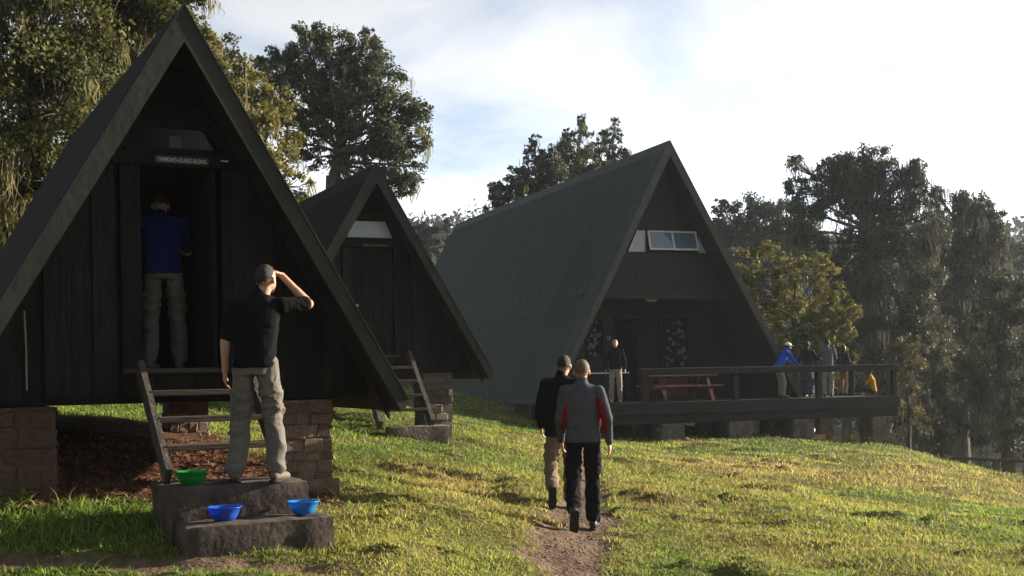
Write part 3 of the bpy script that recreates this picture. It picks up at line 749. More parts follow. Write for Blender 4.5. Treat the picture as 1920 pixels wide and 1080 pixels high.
# picnic table on the deck
pt = empty('picnic_table', Lw(-.55, -1.45, DK), TH, 'red-brown wooden picnic table with benches behind the deck railing', 'table')
for i in range(5): MB().box(-1.0, 1.0, -.36+i*.146, -.22+i*.146, .70, .74, .004).build('table_plank', M['table_top'], pt)
for sd in (-1, 1):
    for q in (0, 1): MB().box(-1.0, 1.0, sd*.62-.13+q*.135, sd*.62-.005+q*.135, .42, .455, .004).build('bench_plank', M['table_top'], pt)
    for e in (-1, 1): MB().bar((e*.72, sd*.22, .70), (e*.72, sd*.62, .0), .05, .10, (1, 0, 0)).build('leg', M['red_paint'], pt)
for e in (-1, 1):
    MB().box(e*.72-.075, e*.72-.03, -.72, .72, .34, .415).build('bench_support', M['red_paint'], pt)
    MB().bar((e*.66, 0, .36), (e*.15, 0, .68), .04, .06, (0, 1, 0)).build('brace', M['red_paint'], pt)
wt = empty('side_table', Lw(-1.5, 1.7, DK), TH, 'small table with white top behind the man on the deck', 'table')
MB().box(-.75, .75, -.3, .3, .80, .84, .005).build('table_top', M['white_paint'], wt)
for sx_ in (-.7, .7):
    for sy_ in (-.25, .25): MB().box(sx_-.025, sx_+.025, sy_-.025, sy_+.025, 0, .80).build('leg', M['deck_wood'], wt)

# things below and beyond the deck
def crate(loc, rz, w, d, h, label, m):
    c = empty('crate', loc, rz, label, 'crate', 'crates under the deck')
    nsl = max(2, int(h/.11))
    for k in range(nsl):
        z0 = k*h/nsl+.006; z1 = (k+1)*h/nsl-.006
        MB().box(-w/2, w/2, -d/2, -d/2+.02, z0, z1).build('slat', m, c); MB().box(-w/2, w/2, d/2-.02, d/2, z0, z1).build('slat', m, c)
        MB().box(-w/2, -w/2+.02, -d/2+.021, d/2-.021, z0, z1).build('slat', m, c); MB().box(w/2-.02, w/2, -d/2+.021, d/2-.021, z0, z1).build('slat', m, c)
    MB().box(-w/2+.021, w/2-.021, -d/2+.021, d/2-.021, .02, .04).build('bottom', m, c)
brown = mat('brown_wood', (.13, .065, .048), (.2, .11, .08), 5, .8, .3, 14)
for t_, v_, w, h, lb in ((3.95, .1, .5, .55, 'tall reddish-brown wooden crate under the deck between the right pillars'), (4.55, -.2, .55, .32, 'low reddish-brown wooden crate under the deck beside the rightmost pillar'), (1.75, 1.1, .6, .5, 'reddish-brown wooden crate under the deck near the red cloth')):
    crate(Lw(t_, v_, gL(t_, v_)-.02), TH+.1, w, .45, h, lb, brown)
p = Lw(2.45, .9, 0); zt = DK-.05
rc = MB().tube([(0, 0, 0), (.01, 0, -.25), (-.01, .01, -.55), (.0, 0, -.8)], [.09, .13, .11, .03], 10, .35).build('hanging_cloth', mat('red_cloth', (.45, .03, .03), (.55, .05, .05), 6, .9), None, True)
rc.location = (p.x, p.y, zt); tag(rc, 'bright red cloth hanging below the deck', 'cloth')
wb = MB().ball((0, 0, .1), (.10, .08, .10), 10, 8).ball((0, 0, .21), (.035, .035, .04), 8, 6).build('water_jug', M['white_paint'], None, True)
p = Lw(4.5, -.2, gL(4.5, -.2)+.31); wb.location = p; tag(wb, 'small white jug on the low crate under the deck', 'jug')

# fence in the dip on the right
fp = [at(1775, 858, 37.5), at(1868, 862, 37.2), at(1960, 866, 37)]
fe = empty('rail_fence', (fp[0].x, fp[0].y, gz(fp[0].x, fp[0].y)), 0, 'old wooden post and rail fence in shade below the lawn edge', 'fence')
fb = Vector(fe.location)
for p in fp:
    b_ = MB().box(-.09, .09, -.09, .09, -1.5, p.z+.05-fb.z, .01).build('post', M['grey_wood'], fe); b_.location = (p.x-fb.x, p.y-fb.y, 0)
for i in range(2):
    for dz_ in (0, -.45): MB().bar(fp[i]-fb+Vector((.0, -.10, dz_)), fp[i+1]-fb+Vector((0, -.10, dz_)), .05, .10).build('rail', M['grey_wood'], fe)

# ------------------------------------------------------------------ bowls
def bowl(loc, m, label, r=.135, h=.105):
    pr = [(r*.58, 0), (r*.62, .002), (r*.80, h*.45), (r*.93, h*.9), (r*1.0, h*.93), (r*1.03, h*.97), (r*1.02, h), (r*.92, h*.99), (r*.78, h*.47), (r*.58, .012), (0.002, .012)]
    n_ = 36; b_ = MB(); rings = []
    for j, (q, z) in enumerate(pr):
        rings.append([(q*math.cos(2*math.pi*k/n_)*(1+(.012*(k % 2) if 3 < j < 7 else 0)), q*math.sin(2*math.pi*k/n_), z) for k in range(n_)])
    b_.rings(rings); o = b_.build('washing_bowl', m, None, True); o.location = loc
    return tag(o, label, 'bowl', 'plastic washing bowls')
bowl(H1m(-.22, -.98, .737), M['green_plastic'], 'green plastic bowl on the upper concrete step')
bowl(H1m(-.05, -1.33, .472), M['blue_plastic'], 'deep blue plastic bowl near the middle of the lower concrete step')
bowl(H1m(.60, -1.30, .474), M['sky_plastic'], 'lighter blue plastic bowl at the right end of the lower concrete step', .130)
# ------------------------------------------------------------------ people
def skin_mesh(mb, name, m, voxel, wrinkle=0.0, wscale=(9, 9, 16), seed=0, smooth_it=5, ground_clip=None, calm=None):
    """fuse overlapping volumes into one closed surface, relax it, then add cloth folds"""
    tmp = link(bpy.data.objects.new('tmp', mb.mesh('tmp', None)))
    md = tmp.modifiers.new('r', 'REMESH'); md.mode = 'VOXEL'; md.voxel_size = voxel
    sm = tmp.modifiers.new('s', 'SMOOTH'); sm.factor = 0.5; sm.iterations = smooth_it
    dg = bpy.context.evaluated_depsgraph_get(); me = bpy.data.meshes.new_from_object(tmp.evaluated_get(dg))
    old = tmp.data; bpy.data.objects.remove(tmp); bpy.data.meshes.remove(old)
    me.name = name; n_ = len(me.vertices); P = np.empty(n_*3, np.float32); me.vertices.foreach_get('co', P); P = P.reshape(-1, 3).astype(float)
    if wrinkle > 0:
        Nn = np.empty(n_*3, np.float32); me.vertices.foreach_get('normal', Nn); Nn = Nn.reshape(-1, 3)
        Q = P*np.array(wscale); Q[:, 2] += 1.1*vnoise(P*7, seed+3)
        d = .75*((1-np.abs(vnoise(Q, seed)))**3 - .3) + .45*((1-np.abs(vnoise(Q*2.1+3, seed+4)))**3-.3) + .35*vnoise(P*5, seed+9)
        P = P + Nn*(wrinkle*d*((1-sst(calm[0], calm[1], P[:, 2])) if calm else 1.0))[:, None]
    if ground_clip is not None: P[:, 2] = np.maximum(P[:, 2], ground_clip)
    me.vertices.foreach_set('co', P.astype(np.float32).ravel())
    me.materials.clear(); me.materials.append(m); me.polygons.foreach_set('use_smooth', np.ones(len(me.polygons), bool)); me.update()
    return me
def patch(me, cond, off, name, m, parent):
    b_ = MB(); ids = {}
    for pg in me.polygons:
        if cond(pg.center, pg.normal):
            f_ = []
            for vi in pg.vertices:
                if vi not in ids: v_ = me.vertices[vi]; ids[vi] = len(b_.v); b_.v.append(tuple(v_.co+v_.normal*off))
                f_.append(ids[vi])
            b_.f.append(tuple(f_))
    if b_.f:   # turn the edge down onto the cloth
        cnt = {}
        for f_ in b_.f:
            for i in range(len(f_)): e = (f_[i], f_[(i+1) % len(f_)]); cnt[tuple(sorted(e))] = cnt.get(tuple(sorted(e)), [])+[e]
        rev = {n_: vi for vi, n_ in ids.items()}; low = {}
        for es in cnt.values():
            if len(es) == 1:
                a, c = es[0]
                for q in (a, c):
                    if q not in low: v_ = me.vertices[rev[q]]; low[q] = len(b_.v); b_.v.append(tuple(v_.co-v_.normal*.003))
                b_.f.append((c, a, low[a], low[c]))
        b_.build(name, m, parent, False)
def lerp(a, b, f): return Vector(a)+(Vector(b)-Vector(a))*f
def stand(k=1.0, feet=.11):
    J = dict(pel=(0, 0, .95), chest=(0, .01, 1.28), neck=(0, .0, 1.485), head=(0, .025, 1.64),
             shL=(-.175, 0, 1.41), shR=(.175, 0, 1.41), elL=(-.25, -.03, 1.15), elR=(.25, -.03, 1.15), wrL=(-.26, .06, .90), wrR=(.26, .06, .90),
             hipL=(-.09, 0, .93), hipR=(.09, 0, .93), knL=(-.10, .02, .50), knR=(.10, .02, .50), anL=(-feet, -.02, .09), anR=(feet, -.02, .09),
             ftL=(-.04, 1, 0), ftR=(.04, 1, 0))
    return J
def hand(b_, wr, el, palm_n, curl=.5, side=1, k=1.0, up=None):
    """palm, four jointed fingers of different length and a thumb from the side of the palm"""
    wr, el = Vector(wr), Vector(el); d = (wr-el).normalized() if up is None else Vector(up).normalized(); n_ = Vector(palm_n); n_ = (n_-d*n_.dot(d)).normalized(); s_ = d.cross(n_)*side
    Mx = Matrix((s_, n_, d)).transposed()
    b_.ball(wr+d*.045*k, (.042*k, .017*k, .055*k), 10, 8, Mx)
    for i, (off, ln) in enumerate(((-.033, .072), (-.011, .082), (.011, .078), (.032, .060))):
        p0 = wr+d*.082*k+s_*off*k; a = p0+(d*math.cos(curl*.5)+n_*math.sin(curl*.5))*ln*.5*k
        e = a+(d*math.cos(curl*1.4)+n_*math.sin(curl*1.4))*ln*.5*k
        b_.capsule(p0-d*.02, .0092*k, a, .0086*k, 8); b_.capsule(a, .0086*k, e, .0072*k, 8)
    p0 = wr+d*.03*k-s_*.034*k; a = p0-s_*.022*k+d*.03*k+n_*.012*k; e = a+d*.03*k+n_*.014*k
    b_.capsule(p0, .013*k, a, .011*k, 8); b_.capsule(a, .011*k, e, .0085*k, 8)
def person(label, loc, rz, J, H=1.76, voxel=.012, skin='skin', hair='hair_dark', shirt='black_cloth', trousers='khaki', shoes='boot', sleeve=1.0, face=True,
           head_yaw=0, head_tilt=0, head_roll=0, baggy=1.0, hand_L=None, hand_R=None, cap=None, shirt_hem=.90, shirt_wr=.006, robe=None, name='person', yoke=None, hair_style='short', bare_legs=False, jacket=1.0):
    k = H/1.76; J = {a: Vector(q) for a, q in J.items()}
    # ---- body
    J['head'] = J['head'] + (J['neck']-J['head']).normalized()*.028
    b_ = MB(); hc = J['head']; HM = (Matrix.Rotation(R(head_yaw), 3, 'Z') @ Matrix.Rotation(R(head_tilt), 3, 'X') @ Matrix.Rotation(R(head_roll), 3, 'Y'))
    hp = lambda x, y, z: hc + HM @ Vector((x, y, z))
    b_.ball(hp(0, -.012, .022), (.074, .094, .092), 16, 12, HM)
    b_.ball(hp(0, .022, -.035), (.060, .068, .078), 14, 10, HM); b_.ball(hp(0, .05, -.085), (.034, .032, .028), 10, 8, HM)
    b_.capsule(hp(0, .082, .005), .010, hp(0, .104, -.028), .014, 8)                       # nose
    b_.capsule(hp(-.032, .078, .022), .012, hp(.032, .078, .022), .012, 8)                 # brow
    b_.capsule(hp(-.02, .079, -.062), .011, hp(.02, .079, -.062), .011, 8)                 # lips
    for sd in (-1, 1): b_.ball(hp(sd*.076, -.008, -.012), (.012, .020, .033), 8, 8, HM)
    b_.capsule(J['neck']-Vector((0, .0, .05)), .058, hp(0, -.015, -.05), .052, 12)
    b_.ball(J['chest']+Vector((0, 0, .02)), (.13, .075, .12), 14, 10); b_.ball(J['pel'], (.125, .08, .09), 14, 10); b_.capsule(J['pel'], .085, J['chest'], .10)
    for s_ in 'LR':
        b_.capsule(J['neck']-Vector((0, 0, .07)), .045, J['sh'+s_]-Vector((0, 0, .02)), .045); b_.capsule(J['sh'+s_]-Vector((0, 0, .015)), .048, J['el'+s_], .041); b_.capsule(J['el'+s_], .041, J['wr'+s_], .027)
        b_.capsule(lerp(J['el'+s_], J['wr'+s_], .15), .043, lerp(J['el'+s_], J['wr'+s_], .45), .037)
        hh = (hand_L if s_ == 'L' else hand_R) or {}
        hand(b_, J['wr'+s_], J['el'+s_], hh.get('n', (1 if s_ == 'L' else -1, .3, 0)), hh.get('curl', .6), hh.get('side', 1 if s_ == 'L' else -1), 1.0, hh.get('d'))
        b_.capsule(J['hip'+s_], .068, J['kn'+s_], .052); b_.capsule(J['kn'+s_], .05, J['an'+s_], .036); b_.capsule(lerp(J['kn'+s_], J['an'+s_], .2)-Vector((0, .015, 0)), .055, lerp(J['kn'+s_], J['an'+s_], .5), .045)
        f_ = J['ft'+s_].normalized(); b_.capsule(J['an'+s_]-Vector((0, 0, .03)), .036, J['an'+s_]-Vector((0, 0, .045))+f_*.12, .03)
    body = link(bpy.data.objects.new(name, skin_mesh(b_, name, M[skin], voxel*.6 if voxel < .011 else voxel*.8, smooth_it=3)))
    body.location = loc; body.rotation_euler = (0, 0, rz); body.scale = (k, k, k); tag(body, label, 'person')
    # ---- face
    if face:
        for sd in (-1, 1): MB().ball(hp(sd*.030, .083, .004), (.0135, .008, .008), 8, 6, HM).build('eye', M['eye'], body, True)
        MB().capsule(hp(-.022, .089, -.062), .0035, hp(.022, .089, -.062), .0035, 6).build('mouth', M['mouth'], body, True)
    # ---- hair
    V_ = []; ring = []; nn, mm = 40, 26
    hb = MB(); pts = {}
    for j in range(mm+1):
        t_ = math.pi*j/mm
        for i in range(nn):
            a = 2*math.pi*i/nn; pts[i, j] = (math.sin(t_)*math.cos(a), math.sin(t_)*math.sin(a), math.cos(t_))
    thick = .0045 if hair_style == 'short' else .013
    jit = {(i, j): random.uniform(-.13, .13) for i in range(nn) for j in range(mm+1)}
    keep = lambda q, e=0: q[2] + e > -.50 + max(0, q[1]+.38)*1.25
    ids = {}
    for j in range(mm):
        for i in range(nn):
            qs = [(i, j), (i, j+1), ((i+1) % nn, j+1), ((i+1) % nn, j)]
            if not all(keep(pts[q], jit[i, j]) for q in qs): continue
            f_ = []
            for q in qs:
                if q not in ids:
                    u_ = pts[q]; r_ = thick + random.uniform(-.0025, .0045)
                    ids[q] = len(hb.v); hb.v.append(tuple(hp(u_[0]*(.074+r_), -.012+u_[1]*(.094+r_), .022+u_[2]*(.092+r_))))
                f_.append(ids[q])
            hb.f.append(tuple(f_))
    hb.build('hair', M[hair], body, True)
    if cap:
        cb = MB(); cb.ball(hp(0, -.014, .055), (.092, .108, .072), 18, 10, HM); cb.ball(hp(0, .10, .045), (.07, .075, .010), 14, 6, HM)
        cb.build('cap', M[cap], body, True)
    # ---- shirt
    sb = MB(); up = Vector((0, 0, 1)); rings = []
    sx_ = (J['shR']-J['shL']); yaw = sx_.normalized(); sp = [J['pel'], J['chest'], J['neck']]
    def spine(z):
        if z < sp[1].z: return lerp(sp[0], sp[1], (z-sp[0].z)/(sp[1].z-sp[0].z))
        return lerp(sp[1], sp[2], (z-sp[1].z)/(sp[2].z-sp[1].z))
    dz_ = sp[0].z-.95; j_ = jacket
    for z, hw, hd in ((shirt_hem, .172*j_, .128*j_), (1.0, .166*j_, .124*j_), (1.12, .165*j_, .120*j_), (1.26, .172, .128), (1.36, .170, .120), (1.43, .135, .098), (1.475, .10, .082), (1.505, .066, .066)):
        zz_ = z+dz_ if z < 1.2 else J['neck'].z-(1.50-z); c = spine(zz_); f_ = min(1, max(0, (z-.95)/.35)); xd = lerp((1, 0, 0), yaw, f_); xd.z *= .5; xd.normalize(); yd = up.cross(xd).normalized()
        rings.append([c + xd*(hw*math.copysign(abs(math.cos(a))**.8, math.cos(a))) + yd*(hd*math.copysign(abs(math.sin(a))**.8, math.sin(a))) for a in [2*math.pi*i/20 for i in range(20)]])
    sb.rings(rings); zmax = max(p.z for r in rings for p in r)
    for s_ in 'LR':
        inn = lerp(J['sh'+s_], J['neck']-Vector((0, 0, .12)), .4)
        sb.capsule(J['neck']-Vector((0, 0, .035)), .060, J['sh'+s_]-Vector((0, 0, .022)), .062); sb.capsule(inn, .075, J['sh'+s_]-Vector((0, 0, .012)), .066)
        e = min(1, sleeve*2)
        sb.capsule(J['sh'+s_]-Vector((0, 0, .008)), .067, lerp(J['sh'+s_], J['el'+s_], e), .057 if sleeve > .5 else .064)
        if sleeve > .5: sb.capsule(J['el'+s_], .056, lerp(J['el'+s_], J['wr'+s_], (sleeve-.5)*2*.95), .041)
    sb.capsule(lerp(J['chest'], J['neck'], .4), .10, J['neck']-Vector((0, 0, .03)), .068)
    if sleeve < 1: sb.capsule(J['neck']-Vector((0, 0, .03)), .064, J['neck']+Vector((0, 0, .012)), .058)
    if sleeve >= 1: sb.capsule(J['neck']-Vector((0, 0, .03)), .066, J['neck']+Vector((0, .005, .03)), .060)
    sh = link(bpy.data.objects.new('shirt', skin_mesh(sb, 'shirt', M[shirt], voxel, shirt_wr*1.8, (6, 6, 10), 5)), body)
    if yoke:      # coloured side panels from the armpit down and under the sleeves
        for s_, sd in (('L', -1), ('R', 1)):
            yb = MB(); yb.tube([J['sh'+s_]+Vector((-sd*.035, -.02, -.11)), lerp(J['pel'], J['chest'], .7)+Vector((sd*.150, -.035, 0)), lerp(J['pel'], J['chest'], .25)+Vector((sd*.146, -.03, 0))], [.042, .040, .03], 10)
            e = lerp(J['el'+s_], J['wr'+s_], .5); yb.capsule(lerp(J['sh'+s_], J['el'+s_], .35)+Vector((-sd*.022, -.012, 0)), .052, J['el'+s_]+Vector((-sd*.014, -.012, 0)), .049); yb.capsule(J['el'+s_]+Vector((-sd*.014, -.012, 0)), .049, e+Vector((-sd*.012, -.008, 0)), .040)
            link(bpy.data.objects.new('side_panel', skin_mesh(yb, 'side_panel', M[yoke], voxel)), body)
    # ---- trousers
    tb = MB(); rings = []
    for z, hw, hd in ((-.10, .150, .118), (-.02, .168, .125), (.05, .146, .102), (.08, .13, .09)):
        rings.append([J['pel']+Vector((hw*math.cos(2*math.pi*i/18), hd*math.sin(2*math.pi*i/18), z)) for i in range(18)])
    tb.rings(rings)
    if robe:
        rr = []
        for z, hw, hd in ((.10, .21, .18), (.40, .20, .16), (.75, .19, .145), (.98, .17, .13)):
            c = lerp((J['anL']+J['anR'])/2, J['pel'], min(1, z/.95)); rr.append([Vector((c.x, c.y, z))+Vector((hw*math.cos(2*math.pi*i/18), hd*math.sin(2*math.pi*i/18), 0)) for i in range(18)])
        tb.rings(rr)
    for s_ in 'LR':
        bg = baggy
        tb.capsule(J['hip'+s_], .094, lerp(J['hip'+s_], J['kn'+s_], .5), .084*bg); tb.capsule(lerp(J['hip'+s_], J['kn'+s_], .5), .084*bg, J['kn'+s_], .070*bg)
        tb.capsule(J['kn'+s_], .070*bg, lerp(J['kn'+s_], J['an'+s_], .6), .066*bg); tb.capsule(lerp(J['kn'+s_], J['an'+s_], .6), .066*bg, lerp(J['kn'+s_], J['an'+s_], .92), .060*bg)
    link(bpy.data.objects.new('trousers', skin_mesh(tb, 'trousers', M[trousers], voxel, .026*bg, (5, 5, 9), 15, calm=(J['pel'].z-.16, J['pel'].z-.06))), body)
    if voxel < .0115:      # seat and thigh pockets, a few millimetres proud of the cloth
        tm_ = body.children[-1].data; pc = J['pel']
        for sd, s_ in ((-1, 'L'), (1, 'R')):
            patch(tm_, lambda c, n_: .035 < sd*(c.x-pc.x) < .125 and -.135 < c.z-pc.z < -.045 and n_.y < -.25, .006, 'pocket', M[trousers], body)
            km = lerp(J['hip'+s_], J['kn'+s_], .68)
            patch(tm_, lambda c, n_: abs(c.z-km.z) < .085 and sd*n_.x > .45 and sd*(c.x-km.x) > 0, .009, 'pocket', M[trousers], body)
    # ---- shoes
    for s_ in 'LR':
        f_ = J['ft'+s_].normalized(); an = J['an'+s_]; dn = Vector((0, 0, -1)); dn = (dn-f_*dn.dot(f_)).normalized()
        ob = MB(); ob.capsule(an+Vector((0, 0, .02)), .046, an+dn*.035-f_*.03, .044); ob.capsule(an+dn*.040-f_*.035, .043, an+dn*.050+f_*.10, .044); ob.capsule(an+dn*.050+f_*.10, .044, an+dn*.056+f_*.165, .034)
        me = skin_mesh(ob, 'shoe', M[shoes], max(voxel, .009), ground_clip=0.0)
        so = link(bpy.data.objects.new('shoe', me), body)
        sl = MB(); sd = f_.cross(dn).normalized(); rg = []
        for q, w in ((-.075, .026), (-.05, .040), (.03, .040), (.11, .047), (.17, .038), (.195, .02)):
            c = an+f_*q+dn*.082; rg.append([c+sd*w-dn*.006, c-sd*w-dn*.006, c-sd*w+dn*.010, c+sd*w+dn*.010])
        sl.rings(rg); sl.build('sole', M['sole'], so)
    return body
for nm, c in (('skin', (.42, .23, .16)), ('skin_dark', (.055, .030, .020))): M[nm] = mat(nm, c, tuple(q*1.12 for q in c), 30, .55, spec=.35)
for nm, c in (('hair_dark', (.018, .014, .012)), ('hair_ginger', (.085, .058, .042)), ('hair_grey', (.05, .045, .04)), ('hair_black', (.008, .007, .007))): M[nm] = mat(nm, c, tuple(q*1.7 for q in c), 60, .7, .5, 200)
M['eye'] = mat('eye', (.03, .025, .02), rough=.3); M['mouth'] = mat('mouth', (.16, .05, .045), rough=.6)
for nm, c in (('black_cloth', (.005, .005, .0055)), ('jacket_black', (.005, .005, .006)), ('fleece_grey', (.060, .062, .072)), ('red_panel_cloth', (.14, .012, .012)), ('khaki', (.115, .104, .093)), ('khaki_tan', (.16, .12, .085)),
              ('black_trousers', (.008, .008, .011)), ('blue_shirt', (.004, .013, .085)), ('blue_shirt_bright', (.02, .07, .42)), ('white_cap', (.62, .62, .60)), ('grey_jacket', (.075, .08, .10)), ('dark_cloth', (.022, .022, .026)),
              ('blue_grey', (.055, .06, .085)), ('pale_trousers', (.22, .20, .17)), ('yellow_cloth', (.30, .18, .03)), ('tan_trousers', (.26, .17, .10))):
    M[nm] = mat(nm, c, tuple(q*1.25 for q in c), 12, .95, .25, 180, spec=.06)
M['boot'] = mat('boot', (.09, .068, .05), (.13, .10, .075), 20, .7, .2, 60); M['boot_black'] = mat('boot_black', (.014, .013, .013), (.03, .028, .026), 20, .55); M['sole'] = mat('sole', (.012, .012, .012), (.03, .027, .024), 30, .9)
M['boot_pale'] = mat('boot_pale', (.28, .26, .24), (.36, .34, .31), 20, .7)

# man on the concrete step scratching his head
J = stand(feet=.16)
J.update(pel=(-.01, 0, .95), chest=(.01, .02, 1.27), neck=(.045, .03, 1.475), head=(.095, .055, 1.635), shL=(-.17, .0, 1.40), shR=(.205, .03, 1.41), elL=(-.235, -.03, 1.12), wrL=(-.25, .03, .88),
         elR=(.405, .16, 1.415), wrR=(.20, .12, 1.645), hipL=(-.10, 0, .93), hipR=(.09, 0, .93), knL=(-.13, .03, .50), anL=(-.175, -.02, .09), knR=(.125, .02, .50), anR=(.145, .0, .09), ftL=(-.25, 1, 0), ftR=(.35, .9, 0))
p = at(484, 905, 10.22)
person('man in black polo and grey trousers scratching his head on the concrete step', (p.x, p.y, .735), R(3), J, 1.80, .009, 'skin', 'hair_dark', 'black_cloth', 'khaki', 'boot', .40, head_yaw=-28, head_tilt=6, baggy=1.17,
       hand_R=dict(n=(-.2, -.2, -1), curl=.75, side=-1, d=(-.86, -.25, .35)), shirt_hem=.905, shirt_wr=.007)
# man in the doorway
J = stand(feet=.13); J.update(anL=(-.13, -.03, .09), anR=(.13, .04, .09), knL=(-.115, .02, .5), knR=(.12, .03, .5), chest=(-.01, .05, 1.27), neck=(-.02, .11, 1.45), head=(-.02, .19, 1.58), shL=(-.18, .08, 1.38), shR=(.18, .08, 1.38), ftL=(.3, .9, 0),
                              elL=(-.23, .26, 1.13), elR=(.22, .26, 1.13), wrL=(-.15, .46, 1.15), wrR=(.15, .46, 1.15))
p = H1m(.0, 1.0, fl1-.008)
person('man in blue shirt and khaki trousers standing inside the dark doorway', p, R(14), J, 1.80, .011, 'skin', 'hair_dark', 'blue_shirt', 'khaki', 'boot', .42, head_tilt=-20, baggy=1.1)
# two walkers on the path
J = stand(); J.update(hipL=(-.09, 0, .92), hipR=(.09, .0, .92), knL=(-.105, -.02, .50), anL=(-.135, -.30, .22), ftL=(-.05, .42, -.92), knR=(.10, .12, .51), anR=(.10, .10, .095), ftR=(.25, .95, 0), chest=(0, .03, 1.27), neck=(0, .05, 1.475), head=(.005, .085, 1.625),
                      shL=(-.165, .03, 1.40), shR=(.165, .0, 1.40), elL=(-.225, .04, 1.13), wrL=(-.205, .16, .90), elR=(.235, -.08, 1.13), wrR=(.26, -.03, .88))
p = at(1096, 985, 13.0); p.z = float(ground_h(np.array([p.x]), np.array([p.y]))[0])
person('walking man in grey fleece with red side panels on the dirt path', p, R(2), J, 1.82, .009, 'skin', 'hair_ginger', 'fleece_grey', 'black_trousers', 'boot_black', 1.0, baggy=1.06, yoke='red_panel_cloth', shirt_hem=.89, jacket=1.03)
J = stand(); J.update(knL=(-.12, -.01, .51), anL=(-.12, -.30, .25), ftL=(-.05, .35, -.94), knR=(.09, .14, .51), anR=(.09, .12, .095), ftR=(.1, 1, 0), chest=(0, .03, 1.27), neck=(.01, .05, 1.475), head=(.045, .08, 1.625), shL=(-.17, .0, 1.40), shR=(.17, 0, 1.40), elL=(-.24, -.02, 1.14), wrL=(-.23, .1, .92), elR=(.23, .0, 1.14), wrR=(.21, .12, .92))
p = at(1055, 925, 14.6); p.z = float(ground_h(np.array([p.x]), np.array([p.y]))[0])
person('walking man in black jacket and tan trousers partly hidden behind the other walker', p, R(-2), J, 1.84, .010, 'skin', 'hair_dark', 'jacket_black', 'khaki_tan', 'boot_black', 1.0, baggy=1.08, shirt_hem=.82, jacket=1.14, head_yaw=-10)
# man on the deck facing the camera
p = Lw(-1.55, -1.0, DK); J = stand(feet=.12)
pd = at(1155, 758, p.y)
person('man in black jacket and pale trousers on the deck facing the path', (pd.x, pd.y, DK), R(176), J, 1.80, .014, 'skin', 'hair_dark', 'jacket_black', 'pale_trousers', 'boot_pale', 1.0, baggy=1.1, head_yaw=8)
# people at the right end of the deck
def on_deck(px, v_): # a spot on the deck seen at this column
    r_ = ray(px, 700); c, s_ = math.cos(TH), math.sin(TH); Y_ = ((-AL.x*-s_)+(-AL.y*c)-v_)/-(r_.x*-s_+r_.y*c)
    return (r_.x*Y_, Y_, DK)
J = stand(feet=.10); J.update(pel=(0, -.12, .95), hipL=(-.09, -.12, .93), hipR=(.09, -.12, .93), chest=(0, .06, 1.24), neck=(0, .16, 1.42), head=(0, .24, 1.57), shL=(-.19, .12, 1.36), shR=(.19, .12, 1.36), elL=(-.24, .28, 1.12), elR=(.24, .28, 1.12), wrL=(-.15, .46, 1.0), wrR=(.15, .46, 1.0))
person('man in bright blue jacket and white cap leaning forward by the roof edge', on_deck(1466, -.55), R(-75), J, 1.72, .014, 'skin_dark', 'hair_black', 'blue_shirt_bright', 'pale_trousers', 'boot_black', 1.0, cap='white_cap', head_tilt=-10)
J = stand(feet=.10); J.update(elR=(.24, .14, 1.18), wrR=(.06, .26, 1.28))
person('person in long dark blue-grey robe standing beside the grey jacket', on_deck(1514, -.35), R(-40), J, 1.70, .014, 'skin_dark', 'hair_black', 'dark_cloth', 'blue_grey', 'boot_black', 1.0, robe=True)
J = stand(feet=.10); J.update(elL=(-.25, .12, 1.16), wrL=(-.10, .26, 1.10), elR=(.25, .12, 1.16), wrR=(.10, .26, 1.10))
person('man in blue-grey jacket and pale trousers standing with his back turned', on_deck(1552, -.75), R(-12), J, 1.74, .014, 'skin_dark', 'hair_black', 'grey_jacket', 'pale_trousers', 'boot_black', 1.0, head_tilt=-14)
J = stand(feet=.09)
person('slim person in dark clothes mostly hidden right of the grey jacket', on_deck(1582, .3), R(-60), J, 1.58, .014, 'skin_dark', 'hair_black', 'dark_cloth', 'tan_trousers', 'boot_black', 1.0)
# seated on the deck floor, legs stretched towards the others
J = stand()
J = {a: tuple(Vector(q)+Vector((0, 0, -.84))) if a[:2] not in ('ft',) else q for a, q in J.items()}
J.update(pel=(0, 0, .11), hipL=(-.09, 0, .10), hipR=(.09, 0, .10), knL=(-.12, .43, .20), knR=(.12, .43, .14), anL=(-.12, .84, .09), anR=(.12, .85, .09), ftL=(-.1, .3, .95), ftR=(.1, .3, .95), chest=(0, .05, .44), neck=(0, .09, .65), head=(0, .14, .80),
         shL=(-.175, .07, .57), shR=(.175, .07, .57), elL=(-.23, .24, .36), elR=(.23, .24, .36), wrL=(-.15, .47, .30), wrR=(.15, .47, .26))
p = on_deck(1637, 1.2)
person('person in yellow top sitting low on the deck behind the railing', p, R(72), J, 1.62, .014, 'skin_dark', 'hair_black', 'yellow_cloth', 'dark_cloth', 'boot_black', .46, shirt_hem=.93)
